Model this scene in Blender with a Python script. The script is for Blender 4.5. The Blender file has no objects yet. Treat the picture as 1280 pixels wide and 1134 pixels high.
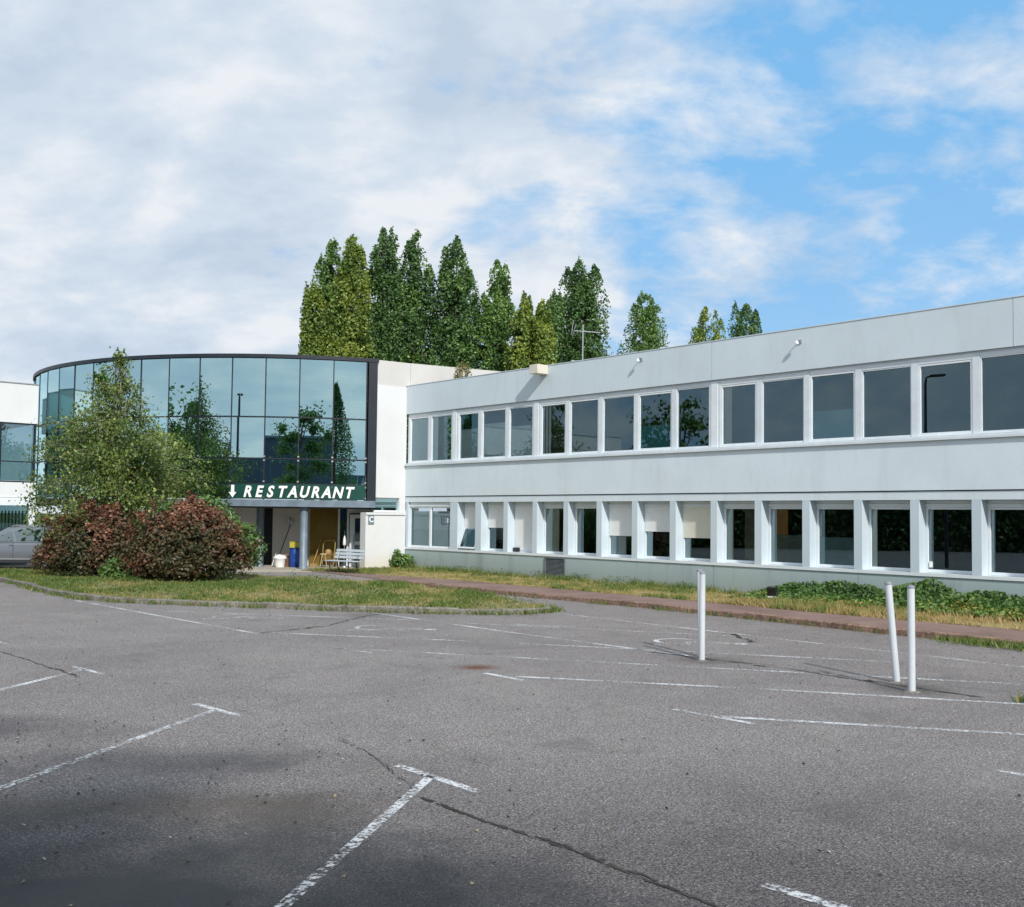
import bpy, bmesh, math, random
import numpy as np
from math import sin, cos, pi, radians, sqrt, atan2
from mathutils import Vector, Matrix, noise

random.seed(7)
RNG = np.random.default_rng(11)
sc = bpy.context.scene
COL = sc.collection

# ------------------------------------------------------------------ helpers
def tag(o, label=None, cat=None, group=None, kind=None):
    if label: o['label'] = label
    if cat: o['category'] = cat
    if group: o['group'] = group
    if kind: o['kind'] = kind
    return o

def empty(name, loc=(0, 0, 0), rz=0.0, label=None, cat=None, group=None):
    o = bpy.data.objects.new(name, None)
    o.empty_display_size = 0.3
    COL.objects.link(o)
    o.location = loc
    o.rotation_euler = (0, 0, rz)
    return tag(o, label, cat, group)

def link_mesh(name, me, mat=None, parent=None):
    o = bpy.data.objects.new(name, me)
    if mat is not None: me.materials.append(mat)
    COL.objects.link(o)
    if parent is not None: o.parent = parent
    return o

class MB:
    """collects simple solids into one mesh"""
    def __init__(s): s.v = []; s.f = []; s.sm = []
    def add(s, vs, fs, smooth=False):
        n = len(s.v); s.v += [tuple(v) for v in vs]
        for f in fs: s.f.append(tuple(i + n for i in f)); s.sm.append(smooth)
        return s
    def box(s, x0, x1, y0, y1, z0, z1):
        vs = [(x0,y0,z0),(x1,y0,z0),(x1,y1,z0),(x0,y1,z0),(x0,y0,z1),(x1,y0,z1),(x1,y1,z1),(x0,y1,z1)]
        return s.add(vs, [(0,3,2,1),(4,5,6,7),(0,1,5,4),(1,2,6,5),(2,3,7,6),(3,0,4,7)])
    def obox(s, c, ax, ay, az):
        """oriented box: centre and three half-axis vectors"""
        c = Vector(c); ax = Vector(ax); ay = Vector(ay); az = Vector(az)
        vs = [c-ax-ay-az, c+ax-ay-az, c+ax+ay-az, c-ax+ay-az, c-ax-ay+az, c+ax-ay+az, c+ax+ay+az, c-ax+ay+az]
        return s.add(vs, [(0,3,2,1),(4,5,6,7),(0,1,5,4),(1,2,6,5),(2,3,7,6),(3,0,4,7)])
    def quad(s, a, b, c, d): return s.add([a, b, c, d], [(0, 1, 2, 3)])
    def prism(s, pts, z0, z1):
        n = len(pts)
        vs = [(p[0], p[1], z0) for p in pts] + [(p[0], p[1], z1) for p in pts]
        fs = [tuple(range(n))[::-1], tuple(range(n, 2*n))] + [(i, (i+1) % n, n+(i+1) % n, n+i) for i in range(n)]
        return s.add(vs, fs)
    def tube(s, pts, rad, seg=8, caps=True, smooth=True):
        pts = [Vector(p) for p in pts]
        if not hasattr(rad, '__len__'): rad = [rad]*len(pts)
        rings = []; ref = None
        for i, p in enumerate(pts):
            d = (pts[min(i+1, len(pts)-1)] - pts[max(i-1, 0)])
            if d.length < 1e-9: d = Vector((0, 0, 1))
            d.normalize()
            if ref is None:
                ref = Vector((1, 0, 0)) if abs(d.x) < .9 else Vector((0, 1, 0))
            u = (ref - d*ref.dot(d)).normalized(); w = d.cross(u); ref = u
            rings.append([p + (u*cos(2*pi*k/seg) + w*sin(2*pi*k/seg))*rad[i] for k in range(seg)])
        vs = [v for r in rings for v in r]; fs = []
        for i in range(len(pts)-1):
            for k in range(seg):
                a = i*seg+k; b = i*seg+(k+1) % seg
                fs.append((a, b, b+seg, a+seg))
        n0 = len(s.f); s.add(vs, fs, smooth)
        if caps: s.add(rings[0], [tuple(range(seg))[::-1]]); s.add(rings[-1], [tuple(range(seg))])
        return s
    def lathe(s, c, prof, seg=20, smooth=True):
        """prof: list of (r, z) from bottom to top round a vertical axis"""
        vs = []; fs = []
        for r, z in prof:
            for k in range(seg):
                a = 2*pi*k/seg; vs.append((c[0]+r*cos(a), c[1]+r*sin(a), c[2]+z))
        for i in range(len(prof)-1):
            for k in range(seg):
                a = i*seg+k; b = i*seg+(k+1) % seg; fs.append((a, b, b+seg, a+seg))
        s.add(vs, fs, smooth)
        s.add([vs[k] for k in range(seg)], [tuple(range(seg))[::-1]])
        s.add([vs[(len(prof)-1)*seg+k] for k in range(seg)], [tuple(range(seg))])
        return s
    def build(s, name, mat=None, parent=None, bevel=0.0):
        me = bpy.data.meshes.new(name)
        me.from_pydata(s.v, [], s.f)
        me.polygons.foreach_set('use_smooth', s.sm)
        me.update()
        o = link_mesh(name, me, mat, parent)
        if bevel > 0:
            m = o.modifiers.new('Bevel', 'BEVEL'); m.width = bevel; m.segments = 2; m.limit_method = 'ANGLE'; m.angle_limit = radians(40)
        return o

# ------------------------------------------------------------------ materials
def srgb(r, g, b):
    def f(c):
        c /= 255.0
        return c/12.92 if c <= .04045 else ((c+.055)/1.055)**2.4
    return (f(r), f(g), f(b), 1)

def new_mat(name):
    m = bpy.data.materials.new(name); m.use_nodes = True
    nt = m.node_tree; nt.nodes.clear()
    out = nt.nodes.new('ShaderNodeOutputMaterial')
    return m, nt, out

def N(nt, t, **kw):
    n = nt.nodes.new(t)
    for k, v in kw.items():
        if k in n.inputs.keys() if isinstance(k, str) else False: n.inputs[k].default_value = v
        else: setattr(n, k, v)
    return n

def ramp(nt, fac, stops):
    r = nt.nodes.new('ShaderNodeValToRGB'); e = r.color_ramp.elements
    while len(e) < len(stops): e.new(0.5)
    for i, (p, c) in enumerate(stops):
        e[i].position = p; e[i].color = c if len(c) == 4 else (*c, 1)
    nt.links.new(fac, r.inputs[0])
    return r.outputs[0]

def mixc(nt, fac, a, b, mode='MIX'):
    m = nt.nodes.new('ShaderNodeMix'); m.data_type = 'RGBA'; m.blend_type = mode
    for sock, val in ((m.inputs[0], fac), (m.inputs[6], a), (m.inputs[7], b)):
        if hasattr(val, 'is_linked') or isinstance(val, bpy.types.NodeSocket): nt.links.new(val, sock)
        else: sock.default_value = val
    return m.outputs[2]

def math_(nt, op, a, b=None, c=None, clamp=False):
    m = nt.nodes.new('ShaderNodeMath'); m.operation = op; m.use_clamp = clamp
    for i, val in enumerate((a, b, c)):
        if val is None: continue
        if isinstance(val, bpy.types.NodeSocket): nt.links.new(val, m.inputs[i])
        else: m.inputs[i].default_value = val
    return m.outputs[0]

def tex_noise(nt, co, scale, detail=4, rough=.55, dist=0):
    n = nt.nodes.new('ShaderNodeTexNoise')
    n.inputs['Scale'].default_value = scale; n.inputs['Detail'].default_value = detail
    n.inputs['Roughness'].default_value = rough; n.inputs['Distortion'].default_value = dist
    nt.links.new(co, n.inputs['Vector'])
    return n.outputs[0]

def pos(nt):
    return nt.nodes.new('ShaderNodeNewGeometry').outputs['Position']

def scaled(nt, co, sx, sy, sz):
    m = nt.nodes.new('ShaderNodeMapping'); m.inputs['Scale'].default_value = (sx, sy, sz)
    nt.links.new(co, m.inputs['Vector']); return m.outputs[0]

def bsdf(nt, out, color, rough=.6, metal=0, spec=.4, bump=None, bump_strength=.3, bump_dist=.01):
    b = nt.nodes.new('ShaderNodeBsdfPrincipled')
    if isinstance(color, bpy.types.NodeSocket): nt.links.new(color, b.inputs['Base Color'])
    else: b.inputs['Base Color'].default_value = color
    if isinstance(rough, bpy.types.NodeSocket): nt.links.new(rough, b.inputs['Roughness'])
    else: b.inputs['Roughness'].default_value = rough
    b.inputs['Metallic'].default_value = metal
    b.inputs['Specular IOR Level'].default_value = spec
    if bump is not None:
        bn = nt.nodes.new('ShaderNodeBump'); bn.inputs['Strength'].default_value = bump_strength
        bn.inputs['Distance'].default_value = bump_dist
        nt.links.new(bump, bn.inputs['Height']); nt.links.new(bn.outputs[0], b.inputs['Normal'])
    nt.links.new(b.outputs[0], out.inputs[0])
    return b

def plain(name, col, rough=.5, metal=0, spec=.4, var=.12, scale=3.0):
    """painted or moulded surface with mild mottling"""
    m, nt, out = new_mat(name)
    n = tex_noise(nt, pos(nt), scale, 6, .6)
    a = tuple(c*(1-var) for c in col[:3]) + (1,); b = tuple(min(1, c*(1+var)) for c in col[:3]) + (1,)
    c = ramp(nt, n, [(.3, a), (.7, b)])
    bsdf(nt, out, c, rough, metal, spec)
    return m

def wall_mat(name, col, stain=(.35, .36, .33), amount=.35, streak=.5, bumps=.15, base_dirt=None):
    """painted render: mottling, vertical rain streaks, optional dirt rising from the ground"""
    m, nt, out = new_mat(name)
    p = pos(nt)
    n1 = tex_noise(nt, p, .7, 5, .6)
    n2 = tex_noise(nt, scaled(nt, p, 2.1, 2.1, .30), 1.0, 7, .72, .4)
    n3 = tex_noise(nt, p, 14, 4, .6)
    c = ramp(nt, n1, [(.25, tuple(x*.93 for x in col[:3]) + (1,)), (.75, tuple(min(1, x*1.04) for x in col[:3]) + (1,))])
    f = math_(nt, 'MULTIPLY', ramp(nt, n2, [(.52, (0, 0, 0, 1)), (.80, (1, 1, 1, 1))]), amount*streak)
    c = mixc(nt, f, c, (*stain, 1))
    f2 = math_(nt, 'MULTIPLY', ramp(nt, n3, [(.55, (0, 0, 0, 1)), (.8, (1, 1, 1, 1))]), amount*.35)
    c = mixc(nt, f2, c, (*stain, 1))
    if base_dirt:
        z = nt.nodes.new('ShaderNodeSeparateXYZ'); nt.links.new(p, z.inputs[0])
        h = math_(nt, 'ADD', z.outputs[2], math_(nt, 'MULTIPLY', n1, -.7))
        f3 = math_(nt, 'MULTIPLY', math_(nt, 'SUBTRACT', 1.0, math_(nt, 'DIVIDE', math_(nt, 'ADD', h, .35), base_dirt[1]), clamp=True), .7)
        c = mixc(nt, f3, c, (*base_dirt[0], 1))
    bsdf(nt, out, c, .65, 0, .3, n3, bumps, .004)
    return m

def glass_mat(name, refl=.12, tint=(.8, .85, .85), gloss=(1, 1, 1), ior=1.7, wav=.0):
    m, nt, out = new_mat(name)
    tr = nt.nodes.new('ShaderNodeBsdfTransparent'); tr.inputs[0].default_value = (*tint, 1)
    gl = nt.nodes.new('ShaderNodeBsdfGlossy'); gl.inputs[0].default_value = (*gloss, 1); gl.inputs['Roughness'].default_value = 0.004
    fr = nt.nodes.new('ShaderNodeFresnel'); fr.inputs[0].default_value = ior
    f = math_(nt, 'ADD', fr.outputs[0], refl, clamp=True)
    if wav > 0:
        bn = nt.nodes.new('ShaderNodeBump'); bn.inputs['Strength'].default_value = wav; bn.inputs['Distance'].default_value = .01
        nt.links.new(tex_noise(nt, pos(nt), .8, 1, .4), bn.inputs['Height'])
        nt.links.new(bn.outputs[0], gl.inputs['Normal'])
    mx = nt.nodes.new('ShaderNodeMixShader'); nt.links.new(f, mx.inputs[0])
    nt.links.new(tr.outputs[0], mx.inputs[1]); nt.links.new(gl.outputs[0], mx.inputs[2])
    nt.links.new(mx.outputs[0], out.inputs[0])
    return m

def leaf_mat(name, stops, trans=.3, gloss=.06):
    m, nt, out = new_mat(name)
    at = nt.nodes.new('ShaderNodeAttribute'); at.attribute_name = 'tint'
    c = ramp(nt, at.outputs['Fac'], stops)
    d = nt.nodes.new('ShaderNodeBsdfDiffuse'); nt.links.new(c, d.inputs[0])
    t = nt.nodes.new('ShaderNodeBsdfTranslucent'); nt.links.new(c, t.inputs[0])
    g = nt.nodes.new('ShaderNodeBsdfGlossy'); g.inputs['Roughness'].default_value = .55; g.inputs[0].default_value = (.55, .6, .6, 1)
    m1 = nt.nodes.new('ShaderNodeMixShader'); m1.inputs[0].default_value = trans
    nt.links.new(d.outputs[0], m1.inputs[1]); nt.links.new(t.outputs[0], m1.inputs[2])
    m2 = nt.nodes.new('ShaderNodeMixShader'); m2.inputs[0].default_value = gloss
    nt.links.new(m1.outputs[0], m2.inputs[1]); nt.links.new(g.outputs[0], m2.inputs[2])
    nt.links.new(m2.outputs[0], out.inputs[0])
    return m

M = {}
M['facade'] = wall_mat('facade_paint', (.685, .775, .825), (.42, .47, .49), .45, .75)
M['fascia'] = wall_mat('fascia_paint', (.61, .695, .745), (.42, .46, .48), .45, .75)
M['white_wall'] = wall_mat('white_render', (.70, .715, .725), (.50, .50, .47), .4, .6, .2, ((.62, .55, .40), .75))
M['concrete_top'] = wall_mat('weathered_parapet', (.60, .59, .565), (.40, .39, .36), .6, .6, .3)
M['plinth'] = wall_mat('plinth_concrete', (.42, .525, .54), (.20, .25, .26), .8, .8, .4, ((.24, .25, .22), 1.0))
M['frame'] = plain('window_frame_paint', (.66, .72, .76), .4, 0, .5, .06)
M['frame2'] = plain('window_frame_white', (.74, .79, .82), .35, 0, .5, .05)
M['pier'] = wall_mat('pier_paint', (.57, .665, .73), (.42, .46, .50), .3, .5)
M['dark_gap'] = plain('joint_shadow_gap', (.03, .035, .04), .9)
M['blind'] = plain('roller_blind_cloth', (.82, .83, .83), .8, 0, .2, .03)
M['blind_cream'] = plain('roller_blind_cream', (.70, .68, .58), .8, 0, .2, .03)
M['refl_film_grey'] = plain('wall_reflection_film_grey', (.62, .67, .67), .8, 0, .2, .06)
M['curtain'] = plain('curtain_cloth', (.62, .60, .50), .9, 0, .1, .08)
M['film'] = plain('frosted_film', (.13, .24, .25), .35, 0, .4, .2, 2)
M['film_teal'] = plain('teal_film', (.05, .26, .29), .3, 0, .4, .15, 2)
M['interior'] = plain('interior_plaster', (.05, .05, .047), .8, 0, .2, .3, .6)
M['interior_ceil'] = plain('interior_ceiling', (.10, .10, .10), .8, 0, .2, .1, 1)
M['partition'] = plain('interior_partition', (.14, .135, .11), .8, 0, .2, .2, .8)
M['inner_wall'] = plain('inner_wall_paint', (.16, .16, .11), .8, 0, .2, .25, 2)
M['ochre'] = plain('ochre_door', (.40, .19, .045), .5, 0, .3, .3, 1)
M['glass'] = glass_mat('window_glass', .07, (.93, .96, .96), (.64, .90, 1.0), 1.75, .02)
M['mirror_glass'] = glass_mat('solar_glass', .60, (.10, .30, .31), (.66, .94, .97), 1.5, .02)
M['wing_glass'] = glass_mat('wing_glass', .30, (.25, .42, .43), (.70, .88, .92), 1.5, .02)
M['steel_dark'] = plain('dark_steel_paint', (.011, .017, .026), .4, 0, .5, .25)
M['steel_grey'] = plain('grey_steel_paint', (.15, .20, .25), .45, 0, .5, .25)
M['sign_green'] = plain('sign_green', (.006, .058, .045), .35, 0, .4, .2)
M['white_paint'] = plain('white_letter_paint', (.85, .86, .86), .4, 0, .4, .03)
M['metal'] = plain('galvanised_metal', (.45, .47, .48), .4, .8, .5, .15)
M['grille'] = plain('grille_metal', (.20, .23, .25), .5, .3, .4, .2)
M['cream_box'] = plain('cream_scupper', (.66, .62, .53), .7, 0, .3, .1)
M['bench_white'] = plain('bench_paint', (.44, .49, .53), .5, 0, .4, .12, 6)
M['black'] = plain('black_paint', (.015, .016, .018), .4, 0, .5, .2)
M['roofing'] = plain('roof_gravel', (.25, .25, .25), .9, 0, .2, .3, 4)
M['ply'] = None

# ground surfaces ------------------------------------------------------------
def asphalt():
    m, nt, out = new_mat('worn_asphalt')
    p = pos(nt)
    big = tex_noise(nt, p, .13, 5, .6, .5)
    mid = tex_noise(nt, p, .9, 5, .62)
    fine = tex_noise(nt, p, 48, 4, .75)
    v = nt.nodes.new('ShaderNodeTexVoronoi'); v.inputs['Scale'].default_value = 105; nt.links.new(p, v.inputs['Vector'])
    c = ramp(nt, big, [(.3, (.194, .178, .172, 1)), (.55, (.243, .224, .216, 1)), (.75, (.263, .243, .231, 1))])
    c = mixc(nt, math_(nt, 'MULTIPLY', ramp(nt, mid, [(.45, (0, 0, 0, 1)), (.75, (1, 1, 1, 1))]), .4), c, (.150, .135, .130, 1))
    # chippings: pale and dark stones
    sp = ramp(nt, v.outputs['Color'], [(.12, (.28, .28, .30, 1)), (.35, (.75, .75, .76, 1)), (.6, (1.0, 1.0, 1.0, 1)), (.8, (1.35, 1.33, 1.3, 1)), (.93, (2.2, 2.15, 2.1, 1))])
    c = mixc(nt, 1.0, c, sp, 'MULTIPLY')
    c = mixc(nt, .9, c, ramp(nt, fine, [(.34, (.35, .35, .36, 1)), (.5, (1, 1, 1, 1)), (.66, (1.75, 1.72, 1.7, 1))]), 'MULTIPLY')
    st = tex_noise(nt, p, .42, 6, .68, 1.2)
    c = mixc(nt, math_(nt, 'MULTIPLY', ramp(nt, st, [(.56, (0, 0, 0, 1)), (.66, (1, 1, 1, 1))]), .38), c, (.10, .094, .092, 1))
    c = mixc(nt, math_(nt, 'MULTIPLY', ramp(nt, st, [(.34, (1, 1, 1, 1)), (.42, (0, 0, 0, 1))]), .25), c, (.30, .28, .26, 1))
    oil = tex_noise(nt, p, 1.9, 3, .5, .6)
    c = mixc(nt, math_(nt, 'MULTIPLY', ramp(nt, oil, [(.70, (0, 0, 0, 1)), (.76, (1, 1, 1, 1))]), .6), c, (.06, .057, .055, 1))
    # brown soil washed across the lower left of the lot, darker patches round it and a darker foreground
    sx = nt.nodes.new('ShaderNodeSeparateXYZ'); nt.links.new(p, sx.inputs[0])
    X, Y = sx.outputs[0], sx.outputs[1]
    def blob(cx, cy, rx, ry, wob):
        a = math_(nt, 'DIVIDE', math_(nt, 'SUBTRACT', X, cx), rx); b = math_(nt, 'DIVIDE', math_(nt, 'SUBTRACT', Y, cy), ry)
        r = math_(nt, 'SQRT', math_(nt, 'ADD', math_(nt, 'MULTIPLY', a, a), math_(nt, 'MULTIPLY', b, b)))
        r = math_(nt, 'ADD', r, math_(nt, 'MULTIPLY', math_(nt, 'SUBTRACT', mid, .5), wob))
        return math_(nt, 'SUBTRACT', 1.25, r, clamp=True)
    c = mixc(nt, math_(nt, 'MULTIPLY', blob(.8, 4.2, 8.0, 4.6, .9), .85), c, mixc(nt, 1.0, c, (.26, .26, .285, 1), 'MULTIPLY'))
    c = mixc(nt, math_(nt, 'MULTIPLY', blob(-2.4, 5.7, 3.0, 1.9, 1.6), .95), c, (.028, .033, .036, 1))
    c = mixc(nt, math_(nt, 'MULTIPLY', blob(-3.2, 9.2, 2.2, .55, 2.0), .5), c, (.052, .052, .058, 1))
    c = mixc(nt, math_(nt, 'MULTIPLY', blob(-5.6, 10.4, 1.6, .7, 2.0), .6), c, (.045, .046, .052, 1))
    c = mixc(nt, math_(nt, 'MULTIPLY', blob(-2.9, 7.75, 2.3, .5, 1.8), .55), c, (.095, .078, .062, 1))
    c = mixc(nt, math_(nt, 'MULTIPLY', blob(-.5, 15.0, .36, .26, 1.2), .9), c, (.12, .045, .022, 1))
    c = mixc(nt, math_(nt, 'MULTIPLY', blob(2.95, 16.0, .5, .45, 2.2), .7), c, (.06, .055, .05, 1))
    c = mixc(nt, math_(nt, 'MULTIPLY', blob(5.3, 13.6, .6, .55, 2.2), .7), c, (.06, .055, .05, 1))
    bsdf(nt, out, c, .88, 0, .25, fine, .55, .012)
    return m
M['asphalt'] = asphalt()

def paint_line():
    m, nt, out = new_mat('worn_road_paint')
    p = pos(nt)
    b = nt.nodes.new('ShaderNodeBsdfPrincipled'); b.inputs['Roughness'].default_value = .7
    n = tex_noise(nt, p, 22, 5, .7); n2 = tex_noise(nt, p, 1.1, 3, .6)
    c = ramp(nt, n2, [(.3, (.44, .45, .46, 1)), (.7, (.66, .67, .68, 1))]); nt.links.new(c, b.inputs['Base Color'])
    tr = nt.nodes.new('ShaderNodeBsdfTransparent')
    f = math_(nt, 'ADD', n, math_(nt, 'MULTIPLY', math_(nt, 'SUBTRACT', n2, .5), .45))
    f = ramp(nt, f, [(.42, (.0, .0, .0, 1)), (.56, (1, 1, 1, 1))])
    mx = nt.nodes.new('ShaderNodeMixShader'); nt.links.new(f, mx.inputs[0])
    nt.links.new(tr.outputs[0], mx.inputs[1]); nt.links.new(b.outputs[0], mx.inputs[2]); nt.links.new(mx.outputs[0], out.inputs[0])
    return m
M['line'] = paint_line()

def faint_line():
    m = M['line'].copy(); m.name = 'faded_road_paint'
    for n in m.node_tree.nodes:
        if n.type == 'VALTORGB' and n.color_ramp.elements[0].position > .41 and n.color_ramp.elements[0].color[0] == 0:
            n.color_ramp.elements[0].position = .43; n.color_ramp.elements[1].position = .58
    return m
M['line_faint'] = faint_line()

def two_tone(name, a, b, c3, scale, rough=.95, fine=60, amt=.5):
    m, nt, out = new_mat(name)
    p = pos(nt)
    n = tex_noise(nt, p, scale, 6, .65, .3); f = tex_noise(nt, p, fine, 3, .7)
    c = ramp(nt, n, [(.32, (*a, 1)), (.5, (*b, 1)), (.68, (*c3, 1))])
    c = mixc(nt, amt, c, ramp(nt, f, [(.3, (.45, .45, .45, 1)), (.7, (1.5, 1.5, 1.5, 1))]), 'MULTIPLY')
    bsdf(nt, out, c, rough, 0, .2, f, .5, .01)
    return m
M['turf'] = two_tone('rough_turf', (.11, .13, .04), (.19, .18, .07), (.26, .21, .11), .9)
M['verge'] = two_tone('dry_verge', (.20, .20, .07), (.32, .26, .11), (.36, .29, .15), .8)
M['land'] = two_tone('far_ground', (.08, .10, .04), (.11, .12, .05), (.14, .13, .07), .1)
M['red_pave'] = two_tone('red_asphalt', (.175, .118, .105), (.235, .160, .140), (.27, .19, .165), .6, fine=45)
M['kerb'] = two_tone('old_kerb_concrete', (.12, .115, .095), (.19, .18, .155), (.25, .235, .205), 2.5, fine=18, amt=.8)
M['kerb_red'] = two_tone('red_kerb_concrete', (.13, .09, .07), (.24, .155, .12), (.30, .20, .155), 2.0, fine=14, amt=.9)
M['floor'] = two_tone('entrance_concrete', (.36, .33, .27), (.44, .40, .33), (.48, .44, .37), 1.0)
M['path'] = two_tone('path_asphalt', (.20, .18, .175), (.25, .225, .215), (.28, .25, .24), .8)
M['tar'] = two_tone('crack_filler', (.03, .03, .027), (.05, .05, .044), (.075, .075, .066), 3)
M['ply'] = two_tone('ochre_panel', (.15, .10, .022), (.20, .135, .03), (.24, .17, .045), .7, .6, 9, .25)

# leaves ---------------------------------------------------------------------
M['poplar'] = leaf_mat('poplar_leaves', [(0, (0.062, 0.126, 0.029)), (.5, (0.124, 0.242, 0.052)), (.85, (0.212, 0.347, 0.075)), (1, (0.403, 0.521, 0.152))])
M['poplar_dark'] = leaf_mat('poplar_dark_leaves', [(0, (0.045, 0.101, 0.030)), (.5, (0.092, 0.190, 0.048)), (.85, (0.162, 0.283, 0.067)), (1, (0.305, 0.448, 0.123))])
M['poplar_olive'] = leaf_mat('poplar_olive_leaves', [(0, (0.094, 0.166, 0.030)), (.5, (0.195, 0.283, 0.045)), (.85, (0.312, 0.389, 0.066)), (1, (0.469, 0.468, 0.094))])
M['birch'] = leaf_mat('birch_leaves', [(0, (0.050, 0.094, 0.020)), (.45, (0.114, 0.180, 0.034)), (.8, (0.195, 0.265, 0.053)), (1, (0.369, 0.408, 0.112))])
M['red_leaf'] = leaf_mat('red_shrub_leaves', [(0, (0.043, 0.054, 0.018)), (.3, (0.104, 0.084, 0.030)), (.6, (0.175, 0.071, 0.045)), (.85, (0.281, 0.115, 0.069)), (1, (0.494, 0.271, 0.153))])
M['green_leaf'] = leaf_mat('green_shrub_leaves', [(0, (0.050, 0.101, 0.025)), (.5, (0.118, 0.218, 0.051)), (1, (0.252, 0.403, 0.100))])
M['bramble'] = leaf_mat('bramble_leaves', [(0, (0.040, 0.090, 0.021)), (.45, (0.100, 0.198, 0.043)), (.8, (0.198, 0.306, 0.064)), (1, (0.432, 0.288, 0.072))])
M['grass'] = leaf_mat('grass_blades', [(0, (0.088, 0.156, 0.030)), (.4, (0.175, 0.240, 0.060)), (.65, (0.325, 0.300, 0.108)), (.85, (0.450, 0.336, 0.144)), (1, (0.525, 0.396, 0.204))], .35, .03)
M['weed_leaf'] = leaf_mat('weed_leaves', [(0, (.05, .10, .02)), (.5, (.12, .20, .05)), (.8, (.22, .27, .09)), (1, (.42, .36, .18))])
M['dry_weed'] = leaf_mat('dry_weed_leaves', [(0, (.14, .15, .05)), (.5, (.27, .25, .10)), (1, (.36, .33, .16))])
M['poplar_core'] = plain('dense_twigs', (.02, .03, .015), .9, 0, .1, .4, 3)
M['bark'] = plain('bark', (.10, .085, .07), .9, 0, .1, .4, 8)
M['birch_bark'] = plain('pale_bark', (.30, .27, .22), .85, 0, .1, .5, 7)

def leaf_cloud(name, C, L, W, tint, mat, parent=None, up=.25, rng=RNG, out=None, droop=0.0):
    """one mesh of small pointed leaf faces at points C"""
    n = len(C)
    nr = rng.normal(size=(n, 3)); nr[:, 2] += up*2
    if out is not None: nr += out*1.1
    nr /= np.linalg.norm(nr, axis=1)[:, None]
    a = rng.normal(size=(n, 3)); a[:, 2] -= droop*3
    a -= nr*(a*nr).sum(1)[:, None]; a /= np.linalg.norm(a, axis=1)[:, None]
    b = np.cross(nr, a)
    l = (L*rng.uniform(.65, 1.3, n))[:, None]*.5; w = (W*rng.uniform(.65, 1.3, n))[:, None]*.5
    fold = nr*w*.35
    V = np.stack([C - a*l, C + b*w + fold - a*l*.1, C + a*l, C - b*w + fold - a*l*.1], 1).reshape(-1, 3)
    return raw_quads(name, V, n, tint, mat, parent)

def raw_quads(name, V, n, tint, mat, parent, k=4):
    me = bpy.data.meshes.new(name)
    me.vertices.add(n*k); me.vertices.foreach_set('co', V.astype(np.float32).ravel())
    me.loops.add(n*k); me.loops.foreach_set('vertex_index', np.arange(n*k, dtype=np.int32))
    me.polygons.add(n); me.polygons.foreach_set('loop_start', np.arange(0, n*k, k, dtype=np.int32))
    me.update(calc_edges=True)
    at = me.attributes.new('tint', 'FLOAT', 'FACE'); at.data.foreach_set('value', np.clip(tint, 0, 1).astype(np.float32))
    me.validate()
    return link_mesh(name, me, mat, parent)

def nz(P, s, off=0.0):
    return np.array([noise.noise((p[0]*s+off, p[1]*s-off, p[2]*s+off*.5)) for p in P])

# ------------------------------------------------------------------ camera
CAM_H = 2.2
pitch = math.atan((645.5-590)/1280); roll = radians(.65)
F = Vector((0, cos(pitch), sin(pitch))); U0 = Vector((0, -sin(pitch), cos(pitch))); R0 = Vector((1, 0, 0))
Uv = U0*cos(roll) - R0*sin(roll); Rv = R0*cos(roll) + U0*sin(roll)
cd = bpy.data.cameras.new('camera'); cam = bpy.data.objects.new('camera', cd); COL.objects.link(cam)
cam.matrix_world = Matrix(((Rv.x, Uv.x, -F.x, 0), (Rv.y, Uv.y, -F.y, 0), (Rv.z, Uv.z, -F.z, CAM_H), (0, 0, 0, 1)))
cd.sensor_fit = 'HORIZONTAL'; cd.sensor_width = 36; cd.lens = 36.0
cd.shift_y = 23/1280; cd.clip_start = .1; cd.clip_end = 3000
sc.camera = cam

# ------------------------------------------------------------------ light and sky
EL = radians(36); SH = Vector((.344, -.937)).normalized()
SUN = Vector((SH.x*cos(EL), SH.y*cos(EL), sin(EL)))
ld = bpy.data.lights.new('sun', 'SUN'); ld.energy = 3.1; ld.angle = radians(2.5); ld.color = (1, .955, .89)
lo = bpy.data.objects.new('sun', ld); COL.objects.link(lo); lo.rotation_euler = (-SUN).to_track_quat('-Z', 'Y').to_euler()

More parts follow.
